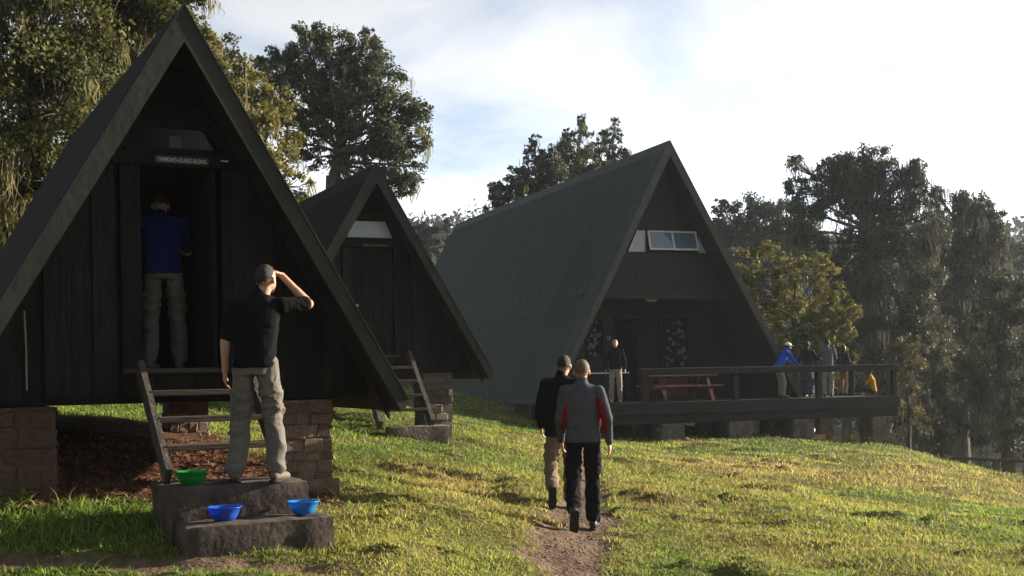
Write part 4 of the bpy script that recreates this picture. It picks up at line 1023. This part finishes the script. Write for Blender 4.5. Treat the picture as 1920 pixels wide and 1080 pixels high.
# ------------------------------------------------------------------ trees
def leaf_cloud(C, Rad, per, size, rng, droop=0.0):
    """C: clump centres, Rad: clump radii -> diamond leaves"""
    n_ = len(C)*per; ci = np.repeat(np.arange(len(C)), per)
    d = rng.normal(size=(n_, 3)); d /= np.linalg.norm(d, axis=1, keepdims=True)
    rr = rng.random(n_)**0.45*Rad[ci]*rng.uniform(.75, 1.25, n_)
    P = C[ci] + d*rr[:, None]*np.array([1, 1, .8]); P[:, 2] -= droop*rng.random(n_)*Rad[ci]
    nrm = d*.7 + rng.normal(size=(n_, 3))*.8 + np.array([0, 0, .4]); nrm /= np.linalg.norm(nrm, axis=1, keepdims=True)
    ax = rng.normal(size=(n_, 3)); ax -= nrm*np.sum(ax*nrm, 1, keepdims=True); ax /= np.linalg.norm(ax, axis=1, keepdims=True); bx = np.cross(nrm, ax)
    l = (size*rng.uniform(.55, 1.35, n_))[:, None]
    V_ = np.stack([P-ax*l*.5, P+bx*l*.26+nrm*l*.06, P+ax*l*.5, P-bx*l*.26+nrm*l*.06], 1).reshape(-1, 3)
    F_ = np.arange(n_*4).reshape(-1, 4)
    ct = rng.random(len(C)); tone = np.clip(.55*ct[ci]+.6*rng.random(n_)-.08, 0, 1)
    return V_, F_, np.repeat(tone, 4)
def strands(P0, ln, w, n_per, spread, rng):
    """tufts of hanging beard lichen: tapering three-piece ribbons"""
    n_ = len(P0)*n_per; ci = np.repeat(np.arange(len(P0)), n_per)
    P = P0[ci] + rng.normal(size=(n_, 3))*np.array([spread, spread, spread*.5]); L = ln[ci]*rng.uniform(.35, 1.0, n_)
    a = rng.random(n_)*math.pi; sx_ = np.stack([np.cos(a), np.sin(a), 0*a], 1)*(w*rng.uniform(.5, 1.2, n_))[:, None]
    sway = rng.normal(size=(n_, 3))*np.array([1, 1, 0])*(.10*L)[:, None]
    rows = []; wv = rng.normal(size=(n_, 3, 3))*np.array([1, 1, 0])*(.07*L)[:, None, None]
    for q_, (f_, ww) in enumerate(((0, .5), (.3, 1.0), (.65, .8), (1.0, .1))):
        c = P + sway*f_*f_ + (wv[:, q_-1] if q_ else 0); c[:, 2] = P[:, 2]-L*f_; rows += [c-sx_*ww, c+sx_*ww]
    V_ = np.stack(rows, 1).reshape(-1, 3); b0 = np.arange(n_)*8
    F_ = np.concatenate([np.stack([b0+2*q_, b0+1+2*q_, b0+3+2*q_, b0+2+2*q_], 1) for q_ in range(3)])
    return V_, F_, np.repeat(np.clip(.5*rng.random(len(P0))[ci]+.5*rng.random(n_), 0, 1), 8)
def tree(name, label, base, fork, lobes, leaf, size, dens, rng_seed, trunk_r=.25, lichen=0, lichen_m='lichen', lichen_len=.8, lichen_w=.02, group=None, nclump=16, clump_r=.42, droop=0, sub=True, cat='tree', lich_per=14):
    """lobes: (centre, radius) of the foliage masses; limbs run from the fork into every mass"""
    rng = np.random.default_rng(rng_seed); rs = random.Random(rng_seed)
    root = empty(name, base, 0, label, cat, group); base = Vector(base); fork = Vector(fork)
    tm = MB(); mid = lerp(base, fork, .5)+Vector((rs.uniform(-.2, .2), rs.uniform(-.2, .2), 0))*trunk_r*3
    tm.tube([Vector((0, 0, -.4)), Vector((0, 0, .3)), mid-base, fork-base], [trunk_r*1.5, trunk_r*1.1, trunk_r*.9, trunk_r*.7], 10)
    tk = tm.build('trunk', M['bark'], root, True); bm_ = MB(); Cs = []; Rs = []; pers = []
    topz = max(c.z for c, r in lobes); cx_ = sum((c*r for c, r in lobes), Vector())/sum(r for c, r in lobes); lead = Vector((cx_.x, cx_.y, lerp((0, 0, fork.z), (0, 0, topz), .8).z)); wob = Vector((rs.uniform(-1, 1), rs.uniform(-1, 1), 0))*trunk_r*1.5
    bm_.tube([fork-base-Vector((0, 0, trunk_r)), lerp(fork, lead, .35)-base+wob, lerp(fork, lead, .7)-base-wob*.6, lead-base], [trunk_r*.72, trunk_r*.5, trunk_r*.32, trunk_r*.1], 8)
    for (c, r) in lobes:
        c = Vector(c); f0 = fork; fk = min(1, max(0, .15+.7*(c.z-fork.z)/max(.5, topz-fork.z)*rs.uniform(.55, 1))); fork = lerp(f0, lead, fk*.75)+Vector((rs.uniform(-.3, .3), rs.uniform(-.3, .3), 0))*trunk_r
        m_ = lerp(fork, c, .5)+Vector((rs.uniform(-1, 1), rs.uniform(-1, 1), rs.uniform(-.3, .6)))*r*.35
        r0 = trunk_r*.36*min(1, .5+r/6)
        bm_.tube([fork-base, lerp(fork, m_, .6)-base, m_-base, lerp(m_, c, .7)-base, c-base+Vector((0, 0, r*.3))], [r0, r0*.8, r0*.6, r0*.4, r0*.15], 6)
        d = rng.normal(size=(nclump, 3)); d /= np.linalg.norm(d, axis=1, keepdims=True); q = rng.uniform(.45, 1.0, nclump)**.6
        cc = np.array(c) + d*q[:, None]*r*np.array([1, 1, .95]); Cs.append(cc); Rs.append(r*clump_r*rng.uniform(.5, 1.15, nclump))
        if sub:
            for k in range(nclump):
                e = Vector(cc[k]); s_ = lerp(m_, c, rs.uniform(.2, .9)); h_ = lerp(s_, e, .5)+Vector((0, 0, -r*.06))
                bm_.tube([s_-base, h_-base, e-base], [r0*.30, r0*.2, r0*.05], 4)
        fork = f0
        nt_ = max(8, int(11*dens*(r/size)**2/nclump)); pers.append(nt_)
    bm_.build('branches', M['bark'], root, True)
    Vs, Fs, Ts = [], [], []; off = 0
    for cc, rr, nt_ in zip(Cs, Rs, pers):
        V_, F_, T_ = leaf_cloud(cc, rr, nt_, size, rng, droop); Vs.append(V_); Fs.append(F_+off); Ts.append(T_); off += len(V_)
    V_ = np.concatenate(Vs)-np.array(base)
    mesh_np('crown', V_, np.concatenate(Fs), M[leaf], root, attrs={'tone': ('FLOAT', np.concatenate(Ts))})
    lichen = int(lichen*.45)
    if lichen:
        AC = np.concatenate(Cs); AR = np.concatenate(Rs); w_ = rng.choice(len(AC), lichen)
        P0 = AC[w_]+rng.normal(size=(lichen, 3))*AR[w_][:, None]*np.array([.7, .7, .3]); P0[:, 2] -= AR[w_]*.25
        V_, F_, T_ = strands(P0, lichen_len*rng.uniform(.4, 1.25, lichen), lichen_w, lich_per, lichen_len*.11, rng)
        tag(mesh_np('hanging_lichen', V_-np.array(base), F_, M[lichen_m], root, attrs={'tone': ('FLOAT', T_)}), kind='stuff')
    return root
def L(Y, *pts):
    """foliage masses from (column, row, radius, depth offset) at distance Y"""
    return [(at(q[0], q[1], Y+(q[3] if len(q) > 3 else 0)), q[2]/FPX*Y) for q in pts]
def gpt(px, Y): p_ = at(px, 690, Y); return (p_.x, p_.y, gz(p_.x, p_.y)-.1)
TG = 'trees around the camp'
tree('lichen_tree', 'large olive tree hung with pale lichen behind the near hut', gpt(-30, 21), at(20, 380, 21), L(21, (60,50,150,0), (220,60,125,.5), (-70,200,150,0), (120,200,135,-.6), (30,330,115,-.8), (250,-70,150,1), (320,-10,70,.8), (-20,430,95,-.3), (90,-130,160,0), (-150,20,160,1), (160,330,90,.8), (60,440,80,.5), (-140,400,120,0), (0,560,110,.5), (150,-60,130,2), (60,140,130,2.2), (270,110,80,1.6), (-40,-40,140,2), (190,140,90,1.8), (300,30,60,1.2)),
     'leaf_olive', .09, 3.2, 11, .35, 520, 'lichen', .75, .013, TG, 26, .36, lich_per=34)
tree('gold_tree', 'yellow-green tree rising just right of the near hut roof', gpt(470, 29), at(470, 420, 29), L(29, (415,140,55,.5), (470,175,50,1.5), (385,90,35,1), (440,240,65,-.5), (500,250,50,0), (515,310,52,-.8), (545,350,40,-.6), (430,330,60,0), (540,255,30,.5), (490,390,60,0), (400,180,50,1), (365,60,34,1), (520,190,36,1.2), (470,310,60,.5)),
     'leaf_gold', .11, 3.0, 12, .22, 60, 'lichen', .7, .016, TG, 18, .40)
tree('round_tree', 'tall round-crowned tree with forked bare trunk above the second hut', gpt(625, 44), at(622, 330, 44), L(44, (530,120,42,0), (570,85,38,.5), (625,90,42,-.5), (690,105,42,.3), (720,150,45,-.4), (745,205,45,0), (775,230,32,.3), (640,160,55,.8), (580,170,48,0), (690,200,55,-.8), (640,225,45,.6), (735,265,42,-.3), (760,310,36,-.5), (740,345,28,-.6), (690,265,38,.6), (545,225,34,.5), (800,205,17,0), (560,270,34,.3), (590,295,28,.5), (650,315,34,.6), (690,345,32,.4), (620,200,48,.9), (520,130,36,.6), (740,270,42,.2), (782,268,24,0), (700,310,34,0), (650,275,34,.8), (762,348,22,-.4), (585,235,32,.2), (522,170,34,.4), (610,130,45,1), (670,150,45,1.2), (720,330,26,.5), (600,60,18,0), (690,70,18,.2)),
     'leaf_dark', .12, 4.4, 13, .30, 210, 'lichen', .8, .014, TG, 18, .46)
tree('dark_tree', 'dark tree filling the gap left of the round-crowned tree', gpt(440, 42), at(450, 330, 42), L(42, (410,105,45), (460,120,40), (500,150,38), (430,170,50), (520,210,34), (480,220,45), (560,385,36)), 'leaf_dark', .14, 2.6, 31, .25, 30, 'lichen', .8, .018, TG, 14, .42)
for i, (lab, bx_, lb, sd_) in enumerate((
    ('leftmost low conifer showing above the lodge ridge', 935, [(975,330,28), (938,362,24), (958,352,22), (930,385,26), (962,390,34), (925,350,9)], 41), ('second conifer from the left above the lodge ridge', 1003, [(1040,325,38), (1025,300,22), (1004,262,12), (1004,288,22), (1000,318,30), (1020,345,36), (985,340,26), (1000,380,40)], 42),
    ('tallest middle conifer above the lodge ridge', 1085, [(1055,285,26), (1112,310,30), (1090,225,13), (1086,252,22), (1080,285,32), (1062,250,10), (1075,322,40), (1095,330,36), (1070,365,45)], 43), ('airy rightmost conifer above the lodge ridge', 1152, [(1125,345,40), (1120,275,16), (1165,335,26), (1153,228,9), (1152,248,16), (1150,275,22), (1160,300,22), (1135,305,24), (1150,330,32), (1172,285,7), (1130,250,8), (1150,370,40)], 44))):
    tree('conifer', lab, gpt(bx_, 60+i), at(bx_, 400, 60+i), L(60+i, *lb), 'leaf_grey' if i != 2 else 'leaf_dark', .16, 3.8, sd_, .25, 45, 'lichen', 1.1, .024, TG, 13, .38, .3)
tree('background_tree', 'hazy dark tree directly right of the lodge roof', gpt(1420, 78), at(1420, 560, 78), L(78, (1365,425,38), (1400,395,38), (1440,385,34), (1480,410,36), (1500,440,30), (1380,480,52), (1450,470,52), (1510,500,45), (1345,520,50), (1420,560,70), (1500,580,70), (1350,390,18), (1380,440,40), (1425,420,42), (1470,440,42), (1340,450,36), (1520,460,36)), 'leaf_grey', .20, 4.2, 51, .35, 40, 'lichen_grey', 1.2, .03, TG, 15, .42)
tree('lichen_conifer', 'tallest lichen-draped tree standing right of the lodge', gpt(1625, 54), at(1625, 480, 54), L(54, (1490,305,16), (1495,345,24), (1530,375,36), (1555,345,26), (1590,315,36), (1580,300,24), (1640,300,32), (1660,330,34), (1620,360,44), (1705,330,24), (1720,310,18), (1690,365,34), (1500,430,24), (1560,490,40), (1620,430,38), (1665,430,46), (1640,500,55), (1700,470,50), (1600,570,60), (1680,570,66), (1640,650,66), (1720,640,60), (1700,730,60), (1660,780,50), (1545,335,26), (1575,385,30), (1605,345,34), (1645,365,38), (1690,400,40), (1728,360,26), (1735,430,40), (1510,395,30), (1525,455,30), (1600,460,34), (1720,520,50), (1580,520,44), (1620,310,26), (1560,310,18)),
     'leaf_grey', .14, 4.2, 52, .42, 420, 'lichen_grey', 1.5, .022, TG, 14, .50, .4, lich_per=14)
tree('lichen_conifer', 'spreading lichen-draped tree with overhanging crown right of the tallest one', gpt(1800, 60), at(1800, 500, 60), L(60, (1755,360,12), (1756,385,20), (1752,415,28), (1820,395,30), (1850,390,26), (1872,405,18), (1800,430,40), (1850,430,30), (1770,470,46), (1820,490,46), (1862,480,24), (1850,530,40), (1780,550,60), (1840,600,60), (1760,640,60), (1820,690,66), (1745,450,36), (1785,400,34), (1800,375,20), (1870,440,28), (1835,455,36), (1880,540,36), (1745,520,44), (1880,470,20), (1840,380,22)),
     'leaf_grey', .155, 4.2, 53, .40, 260, 'lichen_grey', 1.5, .024, TG, 14, .50, .4, lich_per=14)
tree('shade_tree', 'dark low tree at the right edge below the lichen trees', gpt(1880, 47), at(1880, 700, 47), L(47, (1900,560,50), (1860,600,50), (1920,640,60), (1850,680,60), (1900,730,66), (1960,560,60), (1810,740,56), (1770,790,50), (1850,790,56), (1930,800,66), (1740,720,40), (1745,830,36)), 'leaf_dark', .15, 2.8, 54, .3, 130, 'lichen_grey', 1.1, .02, TG, 14, .42, lich_per=16)
tree('background_tree', 'hazy tree at the far right edge behind the lichen trees', gpt(1925, 95), at(1925, 560, 95), L(95, (1900,490,40), (1930,470,40), (1890,550,60), (1950,540,60), (1900,640,80)), 'leaf_grey', .26, 2.6, 55, .4, 0, group=TG, nclump=14)
tree('background_tree', 'dark background tree seen between the golden bush and the lichen trees', gpt(1590, 74), at(1590, 650, 74), L(74, (1560,520,50), (1620,540,55), (1540,600,60), (1610,640,66), (1670,600,60), (1560,700,70), (1640,740,70), (1500,700,66)), 'leaf_dark', .22, 2.6, 91, .35, 0, group=TG, nclump=12, clump_r=.5)
tree('background_tree', 'dark background tree seen behind the gap between the two lichen trees', gpt(1745, 78), at(1745, 650, 78), L(78, (1740,520,55), (1700,580,60), (1780,590,60), (1730,660,70), (1790,680,70), (1700,740,66), (1760,780,70), (1830,560,55), (1850,660,66)), 'leaf_dark', .23, 2.6, 92, .35, 0, group=TG, nclump=12, clump_r=.5)
tree('background_tree', 'dark background tree low at the right edge behind the shade tree', gpt(1880, 66), at(1880, 720, 66), L(66, (1890,620,60), (1930,690,66), (1860,700,66), (1820,760,60), (1890,790,70), (1760,800,55), (1700,810,50), (1950,800,70), (1830,830,60)), 'leaf_dark', .2, 2.6, 93, .35, 0, group=TG, nclump=12, clump_r=.5)
tree('golden_bush', 'sunlit golden-green bushy tree beside the lodge deck', gpt(1490, 43), at(1490, 640, 43), L(43, (1400,500,36,.3), (1440,490,34,0), (1480,505,34,.4), (1530,500,34,0), (1560,530,36,-.3), (1590,585,26,-.3), (1570,620,32,0), (1420,560,50,0), (1490,565,55,-.4), (1540,590,45,0), (1460,620,55,0), (1530,650,50,0), (1395,545,34,0), (1440,690,55,.3), (1540,700,45,.3), (1585,670,24,0)), 'leaf_gold', .125, 3.2, 56, .16, 0, group=TG, nclump=20, clump_r=.33)
tree('lakeside_shrub', 'leafy shrub in shade beside the right end of the deck', gpt(1705, 40), at(1705, 770, 40), L(40, (1700,650,26), (1715,700,30), (1700,750,30), (1720,790,26), (1735,640,24)), 'leaf_brown', .11, 2.2, 57, .08, 25, 'lichen_grey', .7, .014, None, 12, .42, cat='shrub').name = 'tall_shrub'
tree('tall_tree', 'dim tree between the second hut and the far hill', gpt(800, 110), at(800, 480, 110), L(110, (800,425,20), (830,425,16), (780,440,20), (815,450,26), (835,465,26), (770,470,30)), 'leaf_far', .3, 6, 58, .4, 0, group=TG, nclump=10)

# big trees behind the viewer, seen mirrored in the panes of the near hut
for i, (x_, y_, hh_) in enumerate(((-19, -13, 15), (-11, -17, 17), (-3, -15, 14), (5, -19, 17), (16, -15, 17), (21, -22, 18), (-27, -20, 16))):
    rs = random.Random(i+300); z_ = gz(x_, y_); lb = [(Vector((x_+rs.uniform(-3.2, 3.2), y_+rs.uniform(-3, 3), z_+hh_*rs.uniform(.25, .95))), rs.uniform(1.6, 2.8)) for _ in range(13)]
    tree('forest_tree', 'broad tree behind the viewpoint, ' + ['first', 'second', 'third', 'fourth', 'fifth', 'sixth', 'seventh'][i] + ' along the clearing edge', (x_, y_, z_-.1), (x_, y_, z_+hh_*.35), lb, 'leaf_dark', .45, 1.6, 300+i, .4, 0, group='trees behind the viewpoint', nclump=12, clump_r=.5)

# distant woodland on the hills: one mass
rng = np.random.default_rng(99); n_ = 1500
az = rng.uniform(R(-42), R(42), n_); rr = rng.uniform(120, 300, n_)**1.0; X_, Y_ = rr*np.sin(az), rr*np.cos(az); Z_ = base_h(X_, Y_)
cr_ = rng.uniform(1.6, 4.2, n_); V_, F_, T_ = leaf_cloud(np.stack([X_, Y_, Z_+cr_*.6], 1), cr_, 60, 1.15, rng)
fw_ = mesh_np('far_wood', V_, F_, M['leaf_far'], attrs={'tone': ('FLOAT', T_)}); tag(fw_, 'distant forest covering the hazy hills', 'forest', kind='stuff')

# ------------------------------------------------------------------ grass
rng = np.random.default_rng(5); n_ = 210000
u_ = rng.random(n_); ya, yb = 8.7, 44.0; Y_ = (ya**-.35 + u_*(yb**-.35-ya**-.35))**(-1/.35); X_ = rng.uniform(-1, 1, n_)*(Y_*.47+1.6)
pa_, rd_, st_ = masks(X_, Y_); t1_, v1_ = hloc(H1, X_, Y_); t2_, v2_ = hloc(H2, X_, Y_); t3_, v3_ = hloc(dict(ax=AL, th=TH), X_, Y_)
keep = (rng.random(n_) > np.maximum(pa_*1.15, rd_*.97))
blk = lambda t_, v_, a, b_, c, d: (t_ > a) & (t_ < b_) & (v_ > c) & (v_ < d)
keep &= ~blk(t1_, v1_, -.42, .77, -1.55, -.42); keep &= ~blk(t1_, v1_, .95, 1.46, .4, .92); keep &= ~blk(t1_, v1_, -1.8, -1.05, .4, 1.0)
keep &= ~(blk(t2_, v2_, -1.6, 1.6, .9, 5.5) & (rng.random(n_) < .8)); keep &= ~(blk(t3_, v3_, -3.9, 4.2, -.8, 21))
X_, Y_, st_ = X_[keep], Y_[keep], st_[keep]; n_ = len(X_)
tuft = fbm(np.stack([X_*2.2, Y_*2.2, X_*0], 1), 61, 2)
Z_ = ground_h(X_, Y_)-.006
far = (Y_/10)**.75
hgt = (.018+.020*rng.random(n_)+.026*np.clip(tuft, 0, 1)+.022*st_*rng.random(n_))*np.clip(far, .85, 1.6)*.85
hgt *= 1+1.6*blk(t1_[keep], v1_[keep], -2.6, -.4, -1.7, .4)*rng.random(n_)                  # longer grass left of the steps
hgt *= 1+1.3*(rng.random(n_) < .035)
wid = .0060*far*rng.uniform(.7, 1.3, n_)
a = rng.random(n_)*2*math.pi; lean = rng.uniform(.3, 1.6, n_)*hgt; la = a+rng.normal(size=n_)
S_ = np.stack([np.cos(a), np.sin(a), 0*a], 1)*wid[:, None]; P = np.stack([X_, Y_, Z_], 1); D_ = np.stack([np.cos(la)*lean, np.sin(la)*lean, hgt], 1)
Mi = P+D_*np.array([.35, .35, .6])
V_ = np.stack([P-S_, P+S_, Mi+S_*.7, Mi-S_*.7, P+D_], 1).reshape(-1, 3); b0 = np.arange(n_)*5
F_ = np.concatenate([np.stack([b0, b0+1, b0+2], 1), np.stack([b0, b0+2, b0+3], 1), np.stack([b0+3, b0+2, b0+4], 1)])
mixv = np.clip(st_+.35*rng.normal(size=n_)*.6, 0, 1)[:, None]; lush = np.array([.115, .200, .028]); yel = np.array([.260, .262, .054]); strw = np.array([.38, .310, .100])
C_ = np.where(mixv < .5, lush+(yel-lush)*mixv*2, yel+(strw-yel)*(mixv*2-1))*rng.uniform(.6, 1.4, (n_, 1))*(1+.30*fbm(np.stack([X_*1.3, Y_*.8, X_*0], 1), 88, 3))[:, None]
C4 = np.repeat(np.concatenate([C_, np.ones((n_, 1))], 1), 5, 0)
M['grass'] = mat('grass', (.1, .15, .03), rough=.6, trans=.45, attr='tint', spec=.25)
gr = mesh_np('grass', V_, F_, M['grass'], attrs={'tint': ('FLOAT_COLOR', C4)}); tag(gr, 'short tufted grass with green and straw patches', 'grass', kind='stuff')

# dry seed stalks standing above the turf in the straw patches
k_ = rng.random(n_) < .045*np.clip(st_-.35, 0, 1)*2; X2, Y2 = X_[k_], Y_[k_]; m_ = len(X2); Z2 = ground_h(X2, Y2)-.01; h2 = rng.uniform(.05, .11, m_)
a = rng.random(m_)*6.28; D2 = np.stack([np.cos(a)*h2*.35, np.sin(a)*h2*.35, h2], 1); b = rng.random(m_)*6.28; S2 = np.stack([np.cos(b), np.sin(b), 0*b], 1)*(.0030*(Y2/10)**.7)[:, None]; P2 = np.stack([X2, Y2, Z2], 1)
V_ = np.stack([P2-S2, P2+S2, P2+D2*.9+S2*1.2, P2+D2*.9-S2*1.2, P2+D2*1.12], 1).reshape(-1, 3); b0 = np.arange(m_)*5
F_ = np.concatenate([np.stack([b0, b0+1, b0+2], 1), np.stack([b0, b0+2, b0+3], 1), np.stack([b0+3, b0+2, b0+4], 1)])
M['stalk'] = leaf_mat('stalk', (.20, .14, .055), (.42, .31, .13), .4, .8)
sk = mesh_np('dry_stalks', V_, F_, M['stalk'], attrs={'tone': ('FLOAT', np.repeat(rng.random(m_), 5))}); tag(sk, 'dry straw stalks standing in the lawn', 'straw', kind='stuff')

# stones trodden into the path
m_ = 900; q_ = rng.random(m_)*(len(PATH)-2); i_ = q_.astype(int); P_ = PATH[i_]+(PATH[i_+1]-PATH[i_])*(q_-i_)[:, None]+rng.normal(size=(m_, 2))*.24; z_ = ground_h(P_[:, 0], P_[:, 1])
o6 = np.array([[1, 0, 0], [0, 1, 0], [-1, 0, 0], [0, -1, 0], [0, 0, .6], [0, 0, -.6]]); r_ = rng.uniform(.006, .022, m_)**1.0
V_ = (np.stack([P_[:, 0], P_[:, 1], z_], 1)[:, None, :]+o6[None]*r_[:, None, None]*rng.uniform(.6, 1.4, (m_, 6, 3))).reshape(-1, 3)
o8 = np.array([[0, 1, 4], [1, 2, 4], [2, 3, 4], [3, 0, 4], [1, 0, 5], [2, 1, 5], [3, 2, 5], [0, 3, 5]]); F_ = (o8[None]+(np.arange(m_)*6)[:, None, None]).reshape(-1, 3)
pb = mesh_np('pebbles', V_, F_, mat('pebble', (.06, .045, .035), (.18, .14, .11), 30, .9)); tag(pb, 'small stones and clods trodden into the dirt path', 'pebbles', kind='stuff')

# leaf litter on the red earth under the near hut
n_ = 9000; t_ = rng.uniform(-1.6, 1.4, n_); v_ = rng.uniform(-.1, 4.5, n_); c, s_ = math.cos(H1['th']), math.sin(H1['th'])
X_ = H1['ax'].x+t_*c-v_*s_; Y_ = H1['ax'].y+t_*s_+v_*c; Z_ = ground_h(X_, Y_)
P = np.stack([X_, Y_, Z_+.008], 1); nr = rng.normal(size=(n_, 3))*.5+np.array([0, 0, 1]); nr /= np.linalg.norm(nr, axis=1, keepdims=True)
ax_ = np.cross(nr, rng.normal(size=(n_, 3))); ax_ /= np.linalg.norm(ax_, axis=1, keepdims=True); bx_ = np.cross(nr, ax_); l = rng.uniform(.012, .035, n_)[:, None]
V_ = np.stack([P-ax_*l, P+bx_*l*.5, P+ax_*l, P-bx_*l*.5], 1).reshape(-1, 3)
M['litter'] = leaf_mat('litter', (.06, .026, .015), (.19, .09, .05), .15, .8)
lt = mesh_np('leaf_litter', V_, np.arange(n_*4).reshape(-1, 4), M['litter'], attrs={'tone': ('FLOAT', np.repeat(rng.random(n_), 4))}); tag(lt, 'reddish wood chips and leaf litter under the near hut', 'leaf litter', kind='stuff')

# ------------------------------------------------------------------ small leafy plants
def leafy_plant(x, y, h, n_l, label, seed, m='leaf_gold', wide=.25):
    rs = random.Random(seed); z = gz(x, y); root = empty('leafy_plant', (x, y, z), 0, label, 'plant', 'weeds at the foot of the buildings')
    st = MB(); lv = MB()
    for i in range(max(3, n_l//8)):
        a = rs.uniform(0, 6.28); e = Vector((math.cos(a)*wide*rs.random(), math.sin(a)*wide*rs.random(), h*rs.uniform(.6, 1.1))); st.tube([(0, 0, -.05), e*.5+Vector((0, 0, h*.08)), e], [.006, .005, .002], 5)
        for k in range(8):
            f_ = rs.uniform(.2, 1); p_ = e*f_; b = rs.uniform(0, 6.28); d = Vector((math.cos(b), math.sin(b), rs.uniform(-.3, .5))).normalized(); s_ = d.cross(Vector((0, 0, 1))).normalized(); ln = rs.uniform(.05, .12)*max(.6, h*2)
            q = len(lv.v); lv.v += [tuple(p_), tuple(p_+d*ln*.5+s_*ln*.28), tuple(p_+d*ln-Vector((0, 0, ln*.25))), tuple(p_+d*ln*.5-s_*ln*.28)]; lv.f.append((q, q+1, q+2, q+3))
    st.build('stem', M['leaf_olive'], root)
    lo = lv.build('leaves', M[m], root); at_ = lo.data.attributes.new('tone', 'FLOAT', 'POINT'); at_.data.foreach_set('value', [rs.random() for _ in lo.data.vertices])
for i, (px, Y, h, nl, lab, m) in enumerate(((705, 20.6, .30, 60, 'bright leafy weeds left of the second hut block step', 'leaf_gold'), (765, 21.3, .22, 50, 'low bright weeds under the second hut stair', 'leaf_gold'), (828, 20.4, .16, 40, 'small green weeds at the right end of the second hut block step', 'leaf_olive'),
    (1190, 33.2, .60, 70, 'shaded bushy weeds before the left deck pillar', 'leaf_dark'), (1235, 33.0, .45, 60, 'shaded weeds right of the left deck pillar', 'leaf_dark'), (1385, 33.6, .5, 50, 'thin tall weeds beside the middle deck pillar', 'leaf_dark'), (1600, 34.2, .42, 90, 'bright green weeds between the right deck pillars', 'leaf_gold'), (1630, 34.6, .35, 70, 'bright green weeds at the base of the rightmost deck pillar', 'leaf_gold'),
    (1765, 33.5, .30, 30, 'pale weeds on the lawn edge right of the deck', 'leaf_brown'), (700, 29, .5, 60, 'green plants behind the second hut stair', 'leaf_gold'))):
    p = at(px, 800, Y); leafy_plant(p.x, p.y, h, nl, lab, 70+i, m, h*.8)

# ------------------------------------------------------------------ air
hz = MB().box(-420, 420, -30, 420, -40, 62).build('haze', None, None); hm = bpy.data.materials.new('haze'); hm.use_nodes = True; t = hm.node_tree; t.nodes.clear()
ho = N(t, 'ShaderNodeOutputMaterial'); pv = N(t, 'ShaderNodeVolumePrincipled'); pv.inputs['Density'].default_value = .0003; pv.inputs['Color'].default_value = (.78, .87, 1, 1); pv.inputs['Anisotropy'].default_value = .45
t.links.new(pv.outputs[0], ho.inputs['Volume']); hz.data.materials.append(hm); tag(hz, 'thin morning haze over the whole slope', 'haze', kind='stuff')
